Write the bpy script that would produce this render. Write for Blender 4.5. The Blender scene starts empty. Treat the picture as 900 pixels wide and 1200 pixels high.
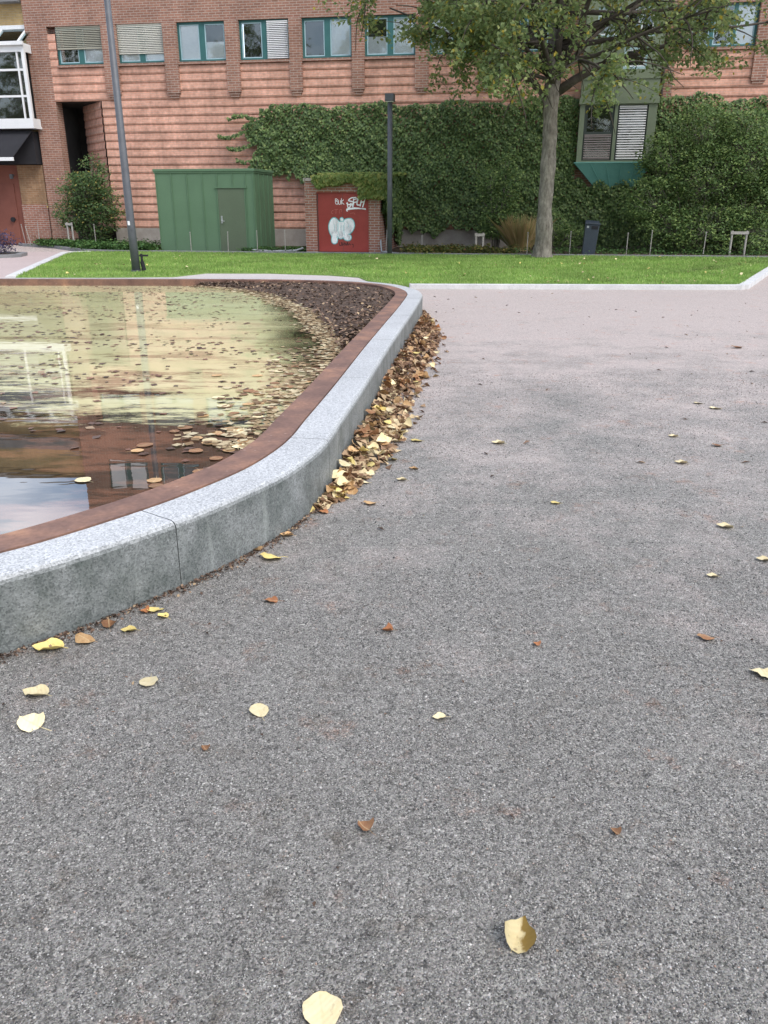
import bpy, bmesh, math, random
import numpy as np
from mathutils import Vector, Matrix
random.seed(7); rng = np.random.default_rng(11)
R = math.radians
C = bpy.context.scene.collection
S = bpy.context.scene

# ------------------------------------------------------------------ camera, light, exposure
cd = bpy.data.cameras.new('camera'); cam = bpy.data.objects.new('camera', cd); C.objects.link(cam)
cam.location = (0, 0, 1.55); cam.rotation_euler = (R(90 - 20.66), 0, 0)
cd.sensor_fit = 'VERTICAL'; cd.sensor_height = 24; cd.lens = 19.2
cd.clip_start = 0.05; cd.clip_end = 2000
S.camera = cam
SUN_EL, SUN_ROT = 52, 140
w = bpy.data.worlds.new('World'); S.world = w; w.use_nodes = True
nt = w.node_tree; bgn = nt.nodes['Background']
sky = nt.nodes.new('ShaderNodeTexSky'); sky.sky_type = 'NISHITA'; sky.sun_disc = False
sky.sun_elevation = R(SUN_EL); sky.sun_rotation = R(SUN_ROT); sky.air_density = 1.0; sky.dust_density = 2.0
hs = nt.nodes.new('ShaderNodeHueSaturation'); hs.inputs['Saturation'].default_value = 0.85
tc = nt.nodes.new('ShaderNodeTexCoord'); mp = nt.nodes.new('ShaderNodeMapping'); mp.inputs['Scale'].default_value = (1, 1, 2.6)
cn = nt.nodes.new('ShaderNodeTexNoise'); cn.inputs['Scale'].default_value = 2.6; cn.inputs['Detail'].default_value = 7
cr = nt.nodes.new('ShaderNodeValToRGB'); cr.color_ramp.elements[0].position = .47; cr.color_ramp.elements[1].position = .72
cmx = nt.nodes.new('ShaderNodeMix'); cmx.data_type = 'RGBA'
cmx.inputs['B'].default_value = (9.5, 9.6, 10.0, 1)
for a, b in ((tc.outputs['Generated'], mp.inputs['Vector']), (mp.outputs[0], cn.inputs['Vector']), (cn.outputs['Fac'], cr.inputs[0]),
             (sky.outputs[0], hs.inputs['Color']), (hs.outputs[0], cmx.inputs['A']), (cr.outputs['Color'], cmx.inputs['Factor']),
             ):
    nt.links.new(a, b)
# the overcast is brightest low over the roofs ahead, as its mirror image in the pond shows
sxy = nt.nodes.new('ShaderNodeSeparateXYZ'); nt.links.new(tc.outputs['Generated'], sxy.inputs[0])
mr = nt.nodes.new('ShaderNodeMapRange'); mr.inputs['From Min'].default_value = -.2; mr.inputs['From Max'].default_value = 1.; mr.inputs['To Min'].default_value = 1.25; mr.inputs['To Max'].default_value = 2.3
nt.links.new(sxy.outputs[1], mr.inputs['Value'])
vm = nt.nodes.new('ShaderNodeVectorMath'); vm.operation = 'SCALE'
nt.links.new(cmx.outputs['Result'], vm.inputs[0]); nt.links.new(mr.outputs[0], vm.inputs['Scale']); nt.links.new(vm.outputs[0], bgn.inputs['Color'])
bgn.inputs['Strength'].default_value = 0.12
sd = bpy.data.lights.new('sun', 'SUN'); sun = bpy.data.objects.new('sun', sd); C.objects.link(sun)
sd.energy = 1.3; sd.angle = R(28); sd.color = (1, .96, .9)
az = R(SUN_ROT); el = R(SUN_EL)
sdir = Vector((math.sin(az) * math.cos(el), math.cos(az) * math.cos(el), math.sin(el)))
sun.rotation_euler = sdir.to_track_quat('Z', 'Y').to_euler(); sun.location = (10, -20, 40)
vs = S.view_settings; vs.view_transform = 'Standard'; vs.look = 'None'; vs.gamma = 1; vs.use_curve_mapping = False
vs.exposure = 0.66

# ------------------------------------------------------------------ helpers
class MB:
    def __init__(s): s.v = []; s.f = []
    def add(s, vs, fs):
        o = len(s.v); s.v += [tuple(p) for p in vs]; s.f += [tuple(i + o for i in q) for q in fs]; return s
    def box(s, x0, x1, y0, y1, z0, z1):
        return s.add([(x0,y0,z0),(x1,y0,z0),(x1,y1,z0),(x0,y1,z0),(x0,y0,z1),(x1,y0,z1),(x1,y1,z1),(x0,y1,z1)],
                     [(0,3,2,1),(4,5,6,7),(0,1,5,4),(1,2,6,5),(2,3,7,6),(3,0,4,7)])
    def prism(s, poly, z0, z1):
        n = len(poly)
        return s.add([(x, y, z0) for x, y in poly] + [(x, y, z1) for x, y in poly],
                     [tuple(range(n))[::-1], tuple(range(n, 2*n))] + [(i, (i+1) % n, n+(i+1) % n, n+i) for i in range(n)])
    def tube(s, pts, rad, n=8, cap=True):
        pts = [Vector(p) for p in pts]; N = len(pts)
        if not hasattr(rad, '__len__'): rad = [rad]*N
        vs = []; u = None
        for i, p in enumerate(pts):
            t = (pts[min(i+1, N-1)] - pts[max(i-1, 0)]).normalized()
            if u is None: u = t.orthogonal().normalized()
            u = (u - t*u.dot(t)).normalized(); w_ = t.cross(u)
            for k in range(n):
                a = 2*math.pi*k/n; vs.append(p + (u*math.cos(a) + w_*math.sin(a))*rad[i])
        fs = [(i*n+k, i*n+(k+1) % n, (i+1)*n+(k+1) % n, (i+1)*n+k) for i in range(N-1) for k in range(n)]
        if cap: fs += [tuple(range(n))[::-1], tuple(range((N-1)*n, N*n))]
        return s.add(vs, fs)
    def build(s, name, m, parent=None, loc=None, rotz=None, smooth=False, bevel=0):
        me = bpy.data.meshes.new(name); me.from_pydata(s.v, [], s.f); me.update()
        return link(name, me, m, parent, loc, rotz, smooth, bevel)

def link(name, me, m, parent=None, loc=None, rotz=None, smooth=False, bevel=0):
    me.materials.append(m)
    if smooth: me.polygons.foreach_set('use_smooth', [True]*len(me.polygons))
    o = bpy.data.objects.new(name, me); C.objects.link(o)
    if parent: o.parent = parent
    if loc: o.location = loc
    if rotz is not None: o.rotation_euler = (0, 0, rotz)
    if bevel:
        b = o.modifiers.new('bevel', 'BEVEL'); b.width = bevel; b.segments = 2; b.limit_method = 'ANGLE'
    return o

def np_mesh(name, V, F):
    """V (n,3), F (m,k) arrays -> mesh"""
    me = bpy.data.meshes.new(name); k = F.shape[1]
    me.vertices.add(len(V)); me.vertices.foreach_set('co', V.astype(np.float32).ravel())
    me.loops.add(F.size); me.loops.foreach_set('vertex_index', F.astype(np.int32).ravel())
    me.polygons.add(len(F)); me.polygons.foreach_set('loop_start', np.arange(0, F.size, k, dtype=np.int32))
    me.update(calc_edges=True); return me

def tag(o, label=None, cat=None, group=None, kind=None):
    if label: o['label'] = label
    if cat: o['category'] = cat
    if group: o['group'] = group
    if kind: o['kind'] = kind
    return o
def thing(name, label, cat, loc=(0, 0, 0), rotz=0, group=None):
    o = bpy.data.objects.new(name, None); C.objects.link(o); o.location = loc; o.rotation_euler = (0, 0, rotz)
    o.empty_display_size = .2
    return tag(o, label, cat, group)

# facade frame: u along the wall to the right, v out of the wall towards the viewer
TH = R(9.5); O = Vector((-3.824, 32.107, 0)); E_ = Vector((math.cos(TH), -math.sin(TH), 0)); N_ = Vector((-math.sin(TH), -math.cos(TH), 0))
def W(u, v, z=0): return O + E_*u + N_*v + Vector((0, 0, z))
FROT = -TH                                    # local x = u, local y = -v

# ------------------------------------------------------------------ materials
class NT:
    def __init__(s, name):
        s.m = bpy.data.materials.new(name); s.m.use_nodes = True; s.t = s.m.node_tree; s.n = s.t.nodes; s.b = s.n['Principled BSDF']
    def node(s, typ, **kw):
        n = s.n.new('ShaderNode' + typ)
        for k, v in kw.items(): setattr(n, k, v)
        return n
    def set(s, n, **kw):
        for k, v in kw.items():
            k = k.replace('_', ' ')
            if hasattr(v, 'is_output') or isinstance(v, bpy.types.NodeSocket): s.t.links.new(v, n.inputs[k])
            else: n.inputs[k].default_value = v
        return n
    def coord(s, out='Object', scale=None, rot=None):
        o = s.node('TexCoord').outputs[out]
        if scale or rot:
            m = s.node('Mapping'); s.t.links.new(o, m.inputs['Vector'])
            if scale: m.inputs['Scale'].default_value = scale
            if rot: m.inputs['Rotation'].default_value = rot
            o = m.outputs[0]
        return o
    def noise(s, vec, scale, detail=4, rough=.55, out='Fac'):
        n = s.node('TexNoise'); s.set(n, Vector=vec, Scale=scale, Detail=detail, Roughness=rough); return n.outputs[out]
    def ramp(s, fac, *stops, interp='LINEAR'):
        r = s.node('ValToRGB'); cr = r.color_ramp; cr.interpolation = interp
        while len(cr.elements) < len(stops): cr.elements.new(.5)
        for e, (p, c) in zip(cr.elements, stops):
            e.position = p; e.color = (c, c, c, 1) if not hasattr(c, '__len__') else (*c, 1)
        s.t.links.new(fac, r.inputs[0]); return r.outputs[0]
    def mix(s, fac, a, b, mode='MIX'):
        m = s.node('Mix', data_type='RGBA', blend_type=mode)
        for k, v in ((0, fac), (6, a), (7, b)):
            if isinstance(v, bpy.types.NodeSocket): s.t.links.new(v, m.inputs[k])
            else: m.inputs[k].default_value = v if k == 0 else ((*v, 1) if hasattr(v, '__len__') else (v, v, v, 1))
        return m.outputs[2]
    def math(s, op, a, b=0.):
        m = s.node('Math', operation=op)
        for i, v in enumerate((a, b)):
            if isinstance(v, bpy.types.NodeSocket): s.t.links.new(v, m.inputs[i])
            else: m.inputs[i].default_value = v
        return m.outputs[0]
    def bump(s, h, strength=.3, dist=.01):
        b = s.node('Bump'); s.set(b, Height=h, Strength=strength, Distance=dist); s.t.links.new(b.outputs[0], s.b.inputs['Normal'])
    def base(s, c, rough=.8, spec=None, metal=None):
        if isinstance(c, bpy.types.NodeSocket): s.t.links.new(c, s.b.inputs['Base Color'])
        else: s.b.inputs['Base Color'].default_value = (*c, 1)
        if isinstance(rough, bpy.types.NodeSocket): s.t.links.new(rough, s.b.inputs['Roughness'])
        else: s.b.inputs['Roughness'].default_value = rough
        if spec is not None: s.b.inputs['Specular IOR Level'].default_value = spec
        if metal is not None: s.b.inputs['Metallic'].default_value = metal
        return s.m

def worn(name, c1, c2, scale=3, rough=.7, bump=.1, fine=60, spec=None):
    t = NT(name); v = t.coord(); n = t.noise(v, scale, 6); f = t.noise(v, fine, 3)
    col = t.mix(t.ramp(n, (.3, 0.), (.7, 1.)), c1, c2)
    col = t.mix(.35, col, t.ramp(f, (.3, .55), (.7, 1.3)), 'MULTIPLY')
    if bump: t.bump(f, bump, .005)
    return t.base(col, rough, spec)

def brick(name, c1, c2, mortar, stain=.35, bw=.25, rh=.077, ms=.011):
    t = NT(name); o = t.node('TexCoord').outputs['Object']; sp = t.node('SeparateXYZ'); t.t.links.new(o, sp.inputs[0])
    cb = t.node('CombineXYZ'); t.t.links.new(t.math('ADD', sp.outputs[0], sp.outputs[1]), cb.inputs[0]); t.t.links.new(sp.outputs[2], cb.inputs[1])
    b = t.node('TexBrick'); t.t.links.new(cb.outputs[0], b.inputs['Vector'])
    t.set(b, Color1=(*c1, 1), Color2=(*c2, 1), Mortar=(*mortar, 1), Scale=1., Mortar_Size=ms, Brick_Width=bw, Row_Height=rh, Bias=0., Mortar_Smooth=.2)
    n = t.noise(o, 1.1, 6); n2 = t.noise(o, 9, 4)
    col = t.mix(stain, b.outputs['Color'], t.ramp(n, (.3, .45), (.7, 1.25)), 'MULTIPLY')
    col = t.mix(stain*.7, col, t.ramp(t.noise(t.coord(scale=(3.2, 3.2, .28)), 1.6, 6, .65), (.34, .62), (.5, 1.), (.7, 1.14)), 'MULTIPLY')
    col = t.mix(stain*.8, col, t.ramp(n2, (.3, .6), (.7, 1.3)), 'MULTIPLY')
    t.bump(t.math('SUBTRACT', 1., b.outputs['Fac']), .5, .008)
    return t.base(col, .9, .25)

M = {}
M['brown_brick'] = brick('brown_brick', (.36, .185, .13), (.265, .135, .098), (.42, .33, .28))
M['pink_brick'] = brick('pink_brick', (.70, .395, .295), (.61, .325, .235), (.58, .37, .29), stain=.6)
M['old_brick'] = brick('old_brick', (.30, .13, .09), (.36, .17, .12), (.42, .36, .32))
M['yellow_brick'] = brick('yellow_brick', (.50, .36, .17), (.44, .31, .14), (.45, .36, .22), stain=.3)
M['ochre_brick'] = brick('ochre_brick', (.34, .21, .12), (.28, .16, .09), (.33, .24, .16), stain=.5)
M['concrete'] = worn('concrete', (.30, .27, .24), (.42, .39, .35), 2.5, .9)
M['pale_stone'] = worn('pale_stone', (.52, .52, .52), (.66, .66, .65), 3, .85)
M['grey_stone'] = worn('grey_stone', (.17, .175, .18), (.26, .26, .26), 3, .85)
M['teal_paint'] = worn('teal_paint', (.026, .115, .115), (.036, .145, .14), 4, .5, 0)
M['pale_blue_trim'] = worn('pale_blue_trim', (.35, .52, .58), (.42, .58, .62), 4, .5, 0)
M['white_paint'] = worn('white_paint', (.72, .74, .75), (.82, .83, .83), 2, .45, 0)
M['blind_grey'] = worn('blind_grey', (.33, .32, .26), (.40, .39, .31), 2, .7, 0)
M['blind_pale'] = worn('blind_pale', (.58, .57, .50), (.66, .64, .56), 2, .7, 0)
M['blind_white'] = worn('blind_white', (.72, .72, .72), (.80, .80, .79), 2, .6, 0)
M['blind_brown'] = worn('blind_brown', (.22, .19, .18), (.28, .24, .23), 2, .6, 0)
M['dark_room'] = worn('dark_room', (.018, .016, .015), (.03, .027, .024), 2, .9, 0)
M['curtain'] = worn('curtain', (.80, .81, .81), (.88, .88, .87), 2, .9, 0)
M['shed_green'] = worn('shed_green', (.095, .172, .10), (.11, .196, .115), 1.5, .55, .03)
M['shed_door'] = worn('shed_door', (.095, .125, .08), (.105, .14, .09), 2, .55, .02)
M['dark_frame'] = worn('dark_frame', (.035, .05, .045), (.045, .06, .052), 3, .5, 0)
M['bay_green'] = worn('bay_green', (.165, .205, .135), (.20, .24, .16), 2, .6, .02)
M['copper_green'] = worn('copper_green', (.12, .33, .295), (.16, .39, .35), 3, .65, .05)
M['red_door'] = worn('red_door', (.27, .032, .024), (.33, .048, .036), 1.6, .55, .03)
M['terracotta'] = worn('terracotta', (.19, .065, .045), (.235, .085, .06), 2, .8)
M['black_cloth'] = worn('black_cloth', (.012, .012, .016), (.02, .02, .025), 2, .85, .05)
M['dark_metal'] = worn('dark_metal', (.085, .092, .105), (.115, .122, .135), 6, .5, .02)
M['pale_metal'] = worn('pale_metal', (.30, .32, .33), (.42, .44, .45), 6, .45, 0)
M['bin_paint'] = worn('bin_paint', (.030, .040, .060), (.042, .055, .078), 4, .4, 0)
M['stake'] = worn('stake', (.28, .27, .25), (.40, .38, .35), 9, .7)
M['pale_wood'] = worn('pale_wood', (.42, .38, .33), (.55, .50, .44), 9, .8)
M['spray_white'] = worn('spray_white', (.92, .93, .93), (.97, .98, .98), 5, .6, 0)
M['spray_cyan'] = worn('spray_cyan', (.30, .60, .60), (.40, .70, .70), 8, .6, 0)
M['spray_teal'] = worn('spray_teal', (.05, .24, .25), (.08, .32, .33), 8, .6, 0)
M['spray_black'] = worn('spray_black', (.06, .012, .012), (.09, .02, .02), 8, .6, 0)
M['spray_faint'] = worn('spray_faint', (.50, .15, .12), (.44, .10, .08), 30, .6, 0)
M['rubber_pipe'] = worn('rubber_pipe', (.05, .035, .03), (.07, .05, .042), 4, .6, 0)

def glass_mat():
    t = NT('window_glass'); o = t.n['Material Output']
    g = t.node('BsdfGlossy'); t.set(g, Color=(.85, .92, .95, 1), Roughness=.02)
    n = t.noise(t.coord(), 1.3, 2); b = t.node('Bump'); t.set(b, Height=n, Strength=.06, Distance=.05); t.t.links.new(b.outputs[0], g.inputs['Normal'])
    tr = t.node('BsdfTransparent'); t.set(tr, Color=(.93, .95, .95, 1))
    lw = t.node('LayerWeight'); lw.inputs['Blend'].default_value = .35
    f = t.math('MAXIMUM', lw.outputs['Fresnel'], .16)
    mx = t.node('MixShader'); t.t.links.new(f, mx.inputs[0]); t.t.links.new(tr.outputs[0], mx.inputs[1]); t.t.links.new(g.outputs[0], mx.inputs[2])
    t.t.links.new(mx.outputs[0], o.inputs['Surface']); return t.m
M['glass'] = glass_mat()

def granite_mat():
    t = NT('granite'); v = t.coord()
    vo = t.node('TexVoronoi'); t.set(vo, Vector=v, Scale=150.)
    sp = t.ramp(vo.outputs['Color'], (.0, .08), (.2, .20), (.5, .46), (.8, .62), (1., .80))
    f = t.noise(v, 60, 4); lg = t.noise(v, 2.2, 6, .6); md = t.noise(t.coord(scale=(1, 1, .75)), 5.5, 8, .7)
    col = t.mix(.42, sp, t.ramp(f, (.3, (.36, .38, .385)), (.7, (.62, .64, .645))))
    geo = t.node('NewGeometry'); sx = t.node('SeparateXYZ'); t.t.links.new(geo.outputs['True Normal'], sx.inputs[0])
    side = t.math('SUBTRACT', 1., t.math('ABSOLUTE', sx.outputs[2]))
    # vertical faces: algae patches plus shade painted into the colour, with pale lime runs
    dirt_shade = t.math('MULTIPLY', side, t.ramp(md, (.28, 1.), (.68, .55)))
    col = t.mix(dirt_shade, col, t.mix(1., col, (.15, .18, .162), 'MULTIPLY'))
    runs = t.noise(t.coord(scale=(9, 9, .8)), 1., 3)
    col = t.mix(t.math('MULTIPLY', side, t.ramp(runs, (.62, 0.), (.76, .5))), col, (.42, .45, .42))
    col = t.mix(.4, col, t.ramp(lg, (.3, .7), (.7, 1.2)), 'MULTIPLY')
    t.bump(t.mix(.5, vo.outputs['Distance'], f), .35, .004)
    return t.base(col, .55, .5)
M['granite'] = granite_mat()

def rust_mat():
    t = NT('rusted_steel'); v = t.coord(); a = t.noise(v, 3.5, 7, .6); b = t.noise(v, 40, 5, .6)
    col = t.ramp(a, (.3, (.13, .075, .06)), (.48, (.19, .108, .082)), (.62, (.265, .145, .10)), (.75, (.40, .215, .13)))
    col = t.mix(.5, col, t.ramp(b, (.3, .6), (.7, 1.3)), 'MULTIPLY')
    vo = t.node('TexVoronoi'); t.set(vo, Vector=v, Scale=13., Randomness=1.)
    col = t.mix(t.ramp(vo.outputs['Distance'], (.07, .55), (.12, 0.)), col, (.38, .27, .22))
    t.bump(b, .3, .004); return t.base(col, .72, .35)
M['rust'] = rust_mat()

def gravel_mat():
    t = NT('gravel'); v = t.coord(); sx = t.node('SeparateXYZ'); t.t.links.new(v, sx.inputs[0])
    def vor(scale):
        n = t.node('TexVoronoi'); t.set(n, Vector=v, Scale=scale); return n
    big = vor(185.); small = vor(360.); stone = vor(75.)
    def grains(n): return t.ramp(n.outputs['Color'], (.0, .06), (.3, .13), (.55, .245), (.8, .36), (.93, .52), (1., .80))
    g = t.mix(t.ramp(t.noise(v, 30, 2), (.42, 0.), (.58, 1.)), grains(big), grains(small))
    tint = t.noise(v, 340, 2, out='Color')
    g = t.mix(.16, g, tint, 'OVERLAY')
    # rare pale and rusty pebbles
    pk = t.ramp(stone.outputs['Color'], (.955, 0.), (.965, 1.))
    sh = t.ramp(stone.outputs['Distance'], (.25, 1.), (.36, 0.))
    g = t.mix(t.math('MULTIPLY', pk, sh), g, (.50, .45, .40))
    # trodden, damp and dusty patches
    lg = t.noise(v, .55, 5, .6); md = t.noise(v, 3.2, 5, .65); fn = t.noise(v, 14, 4, .65)
    g = t.mix(.3, g, t.ramp(lg, (.3, .8), (.7, 1.14)), 'MULTIPLY')
    g = t.mix(.16, g, t.ramp(md, (.26, .52), (.44, .98), (.74, 1.18)), 'MULTIPLY')
    g = t.mix(.45, g, t.ramp(fn, (.28, .45), (.46, 1.), (.78, 1.18)), 'MULTIPLY')
    g = t.mix(.6, g, t.ramp(t.noise(v, 42, 3, .7), (.30, .5), (.5, 1.), (.72, 1.4)), 'MULTIPLY')
    g = t.mix(.5, g, t.ramp(t.noise(v, 4.2, 9, .85), (.32, .45), (.42, 1.)), 'MULTIPLY')
    g = t.mix(.75, g, t.ramp(t.noise(v, 17, 7, .8), (.33, .35), (.41, 1.)), 'MULTIPLY')
    # pinkish brick dust rolled into the gravel, mostly on the far part of the square
    far = t.math('ADD', t.math('MULTIPLY', sx.outputs[1], .045), t.math('MULTIPLY', t.noise(v, 1.1, 9, .78), 1.1))
    pf = t.ramp(far, (.70, 0.), (1.30, 1.))
    g = t.mix(pf, g, t.mix(1., t.mix(.35, g, (.40, .38, .38)), (1.42, 1.31, 1.31), 'MULTIPLY'))
    br = t.ramp(t.noise(v, 3.1, 8, .8), (.57, 0.), (.66, .8))
    g = t.mix(1., g, (1.17, 1.125, 1.04), 'MULTIPLY')
    nd = t.ramp(t.math('ADD', t.math('MULTIPLY', sx.outputs[1], .1), t.math('MULTIPLY', t.noise(v, 1.7, 8, .75), .5)), (.30, 1.), (.75, 0.))
    g = t.mix(nd, g, t.mix(1., g, (.80, .785, .765), 'MULTIPLY'))
    g = t.mix(t.math('MULTIPLY', nd, t.ramp(t.noise(v, 5.5, 8, .8), (.54, 0.), (.64, .8))), g, t.mix(1., g, (.66, .60, .54), 'MULTIPLY'))
    g = t.mix(br, g, t.mix(1., g, (1.02, .74, .63), 'MULTIPLY'))
    h = t.math('ADD', t.math('MULTIPLY', big.outputs['Distance'], -1.), t.math('MULTIPLY', fn, 1.2))
    h = t.math('ADD', h, t.math('MULTIPLY', small.outputs['Distance'], -.6))
    t.bump(h, .75, .006)
    return t.base(g, .92, .2)
M['gravel'] = gravel_mat()
def path_mat(name, c1, c2):
    t = NT(name); v = t.coord(); vo = t.node('TexVoronoi'); t.set(vo, Vector=v, Scale=110.)
    col = t.mix(t.noise(v, .8, 5), c1, c2); col = t.mix(.4, col, t.ramp(vo.outputs['Color'], (0, .5), (1, 1.4)), 'MULTIPLY')
    t.bump(vo.outputs['Distance'], .4, .004); return t.base(col, .92, .2)
M['pink_gravel'] = path_mat('pink_gravel', (.44, .36, .345), (.52, .43, .41))
M['paving'] = path_mat('paving', (.46, .42, .41), (.54, .50, .48))
def soil_mat():
    t = NT('dark_soil'); v = t.coord(); a = t.noise(v, 22, 6, .7); vo = t.node('TexVoronoi'); t.set(vo, Vector=v, Scale=38.)
    col = t.ramp(a, (.3, (.04, .028, .022)), (.55, (.095, .066, .05)), (.75, (.17, .12, .088)))
    col = t.mix(.5, col, t.ramp(vo.outputs['Color'], (0, .4), (1, 1.7)), 'MULTIPLY')
    t.bump(t.mix(.5, a, vo.outputs['Distance']), .9, .02); return t.base(col, .9, .25)
M['soil'] = soil_mat()
def turf_mat():
    t = NT('turf'); v = t.coord(); a = t.noise(v, 1.2, 5); b = t.noise(v, 45, 4)
    col = t.mix(a, (.16, .255, .065), (.215, .32, .09)); col = t.mix(.5, col, t.ramp(b, (.3, .5), (.7, 1.4)), 'MULTIPLY')
    t.bump(b, .6, .02); return t.base(col, .9, .2)
M['turf'] = turf_mat()

def island_ramp(name, *stops, rough=.6, trans=.0, spec=.3, big=None, mixf=.35):
    t = NT(name); g = t.node('NewGeometry')
    col = t.ramp(g.outputs['Random Per Island'], *stops)
    v = t.coord()
    col = t.mix(mixf, col, t.ramp(t.noise(v, big or .8, 3), (.3, .6), (.7, 1.35)), 'MULTIPLY')
    m = t.base(col, rough, spec)
    if trans:
        tl = t.node('BsdfTranslucent'); t.t.links.new(col, tl.inputs['Color'])
        mx = t.node('MixShader'); mx.inputs[0].default_value = trans
        t.t.links.new(t.b.outputs[0], mx.inputs[1]); t.t.links.new(tl.outputs[0], mx.inputs[2])
        t.t.links.new(mx.outputs[0], t.n['Material Output'].inputs['Surface'])
    return m
M['grass_blade'] = island_ramp('grass_blade', (0, (.20, .33, .07)), (.6, (.27, .42, .10)), (.93, (.37, .50, .15)), (1, (.48, .46, .20)), trans=.3, mixf=.65)
M['ivy_leaf'] = island_ramp('ivy_leaf', (0, (.048, .088, .03)), (.5, (.092, .15, .05)), (.9, (.16, .235, .075)), (1, (.25, .31, .11)), rough=.5, trans=.15)
M['ivy_light'] = island_ramp('ivy_light', (0, (.09, .15, .03)), (.6, (.16, .22, .05)), (1, (.26, .26, .07)), rough=.5, trans=.2)
M['tree_leaf'] = island_ramp('tree_leaf', (0, (.14, .20, .08)), (.6, (.22, .29, .115)), (.9, (.32, .36, .14)), (.95, (.30, .27, .05)), (1, (.50, .38, .05)), rough=.6, trans=.4)
M['shrub_leaf'] = island_ramp('shrub_leaf', (0, (.07, .125, .04)), (.6, (.125, .205, .065)), (1, (.25, .33, .10)), rough=.55, trans=.25)
M['bush_leaf'] = island_ramp('bush_leaf', (0, (.05, .10, .035)), (.6, (.085, .15, .05)), (.92, (.13, .19, .06)), (1, (.40, .30, .08)), rough=.5, trans=.2)
M['cover_leaf'] = island_ramp('cover_leaf', (0, (.04, .10, .03)), (.8, (.09, .18, .05)), (1, (.13, .22, .06)), trans=.2)
M['flower_leaf'] = island_ramp('flower_leaf', (0, (.07, .10, .03)), (.55, (.13, .17, .05)), (.75, (.32, .28, .07)), (1, (.20, .10, .05)), trans=.2)
M['purple_leaf'] = island_ramp('purple_leaf', (0, (.03, .025, .05)), (1, (.10, .08, .16)), trans=.1)
M['dry_grass'] = island_ramp('dry_grass', (0, (.62, .48, .23)), (.5, (.80, .62, .34)), (1, (.44, .46, .18)), trans=.45)
M['litter'] = island_ramp('litter', (0, (.15, .085, .05)), (.3, (.28, .17, .10)), (.6, (.46, .32, .19)), (.85, (.60, .46, .27)), (1, (.70, .60, .36)), rough=.7, trans=.1, big=3)
M['brown_litter'] = island_ramp('brown_litter', (0, (.10, .055, .034)), (.4, (.21, .12, .072)), (.75, (.35, .215, .125)), (1, (.54, .40, .24)), rough=.7, trans=.1, big=3)
M['pale_litter'] = island_ramp('pale_litter', (0, (.13, .075, .04)), (.3, (.26, .17, .085)), (.6, (.45, .34, .19)), (1, (.60, .52, .34)), rough=.7, trans=.1, big=3)
M['sunk_litter'] = island_ramp('sunk_litter', (0, (.05, .03, .016)), (.5, (.11, .055, .032)), (.85, (.22, .10, .06)), (1, (.42, .32, .18)), rough=.45, trans=0, big=1)
M['chips'] = island_ramp('chips', (0, (.04, .027, .02)), (.5, (.11, .07, .05)), (.85, (.24, .16, .115)), (1, (.45, .33, .2)), rough=.9, big=3)

def bark_mat():
    t = NT('bark'); v = t.coord(scale=(1, 1, .35)); a = t.noise(v, 14, 6, .7); b = t.noise(t.coord(), 2.2, 5, .6)
    col = t.ramp(a, (.3, (.09, .078, .065)), (.5, (.215, .195, .165)), (.72, (.35, .325, .28)))
    col = t.mix(.6, col, t.ramp(b, (.35, .6), (.65, 1.25)), 'MULTIPLY')
    t.bump(a, .8, .03); return t.base(col, .9, .2)
M['bark'] = bark_mat()
M['limb_bark'] = worn('limb_bark', (.045, .036, .028), (.085, .070, .055), 6, .9, .4)  # bark darkened for the limbs: the crown's shade is put into the colour

def water_mat():
    t = NT('pond_water'); v = t.coord(); sx = t.node('SeparateXYZ'); t.t.links.new(v, sx.inputs[0])
    # a film of algae and sediment over the shallow far part of the pond, open dark water nearer the rim
    q = t.math('ADD', t.math('MULTIPLY', sx.outputs[1], 1.), t.math('MULTIPLY', sx.outputs[0], .55))
    d = t.math('ADD', q, t.math('MULTIPLY', t.math('SUBTRACT', t.noise(t.coord(scale=(.45, 1.5, 1)), 2.2, 8, .75), .5), 6.5))
    far = t.ramp(t.math('MULTIPLY', d, .1), (.44, 0.), (.50, 1.))
    right = t.ramp(t.math('ADD', t.math('ADD', sx.outputs[0], t.math('MULTIPLY', sx.outputs[1], .16)), t.math('MULTIPLY', t.noise(v, 1.5, 5), .8)), (.55, 1.), (1.0, 0.))
    fac = t.math('MULTIPLY', far, right)
    scum = t.mix(t.noise(t.coord(scale=(.6, 1.6, 1)), 1.3, 5), (.58, .55, .27), (.73, .68, .42))
    deep = t.mix(t.noise(v, 2.5, 5), (.016, .012, .009), (.045, .032, .02))
    col = t.mix(fac, deep, scum)
    sil = t.ramp(t.noise(t.coord(scale=(.5, 1.4, 1)), 2.0, 9, .72), (.50, 0.), (.58, .8))
    col = t.mix(t.math('MULTIPLY', sil, t.ramp(t.math('MULTIPLY', q, .1), (.45, 1.), (.95, .25))), col, (.16, .075, .045))
    t.base(col, .012); t.b.inputs['IOR'].default_value = 1.55; t.b.inputs['Specular IOR Level'].default_value = .65
    t.bump(t.noise(t.coord(scale=(.6, 1.5, 1)), 5, 2), .05, .01)
    return t.m
M['water'] = water_mat()

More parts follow.
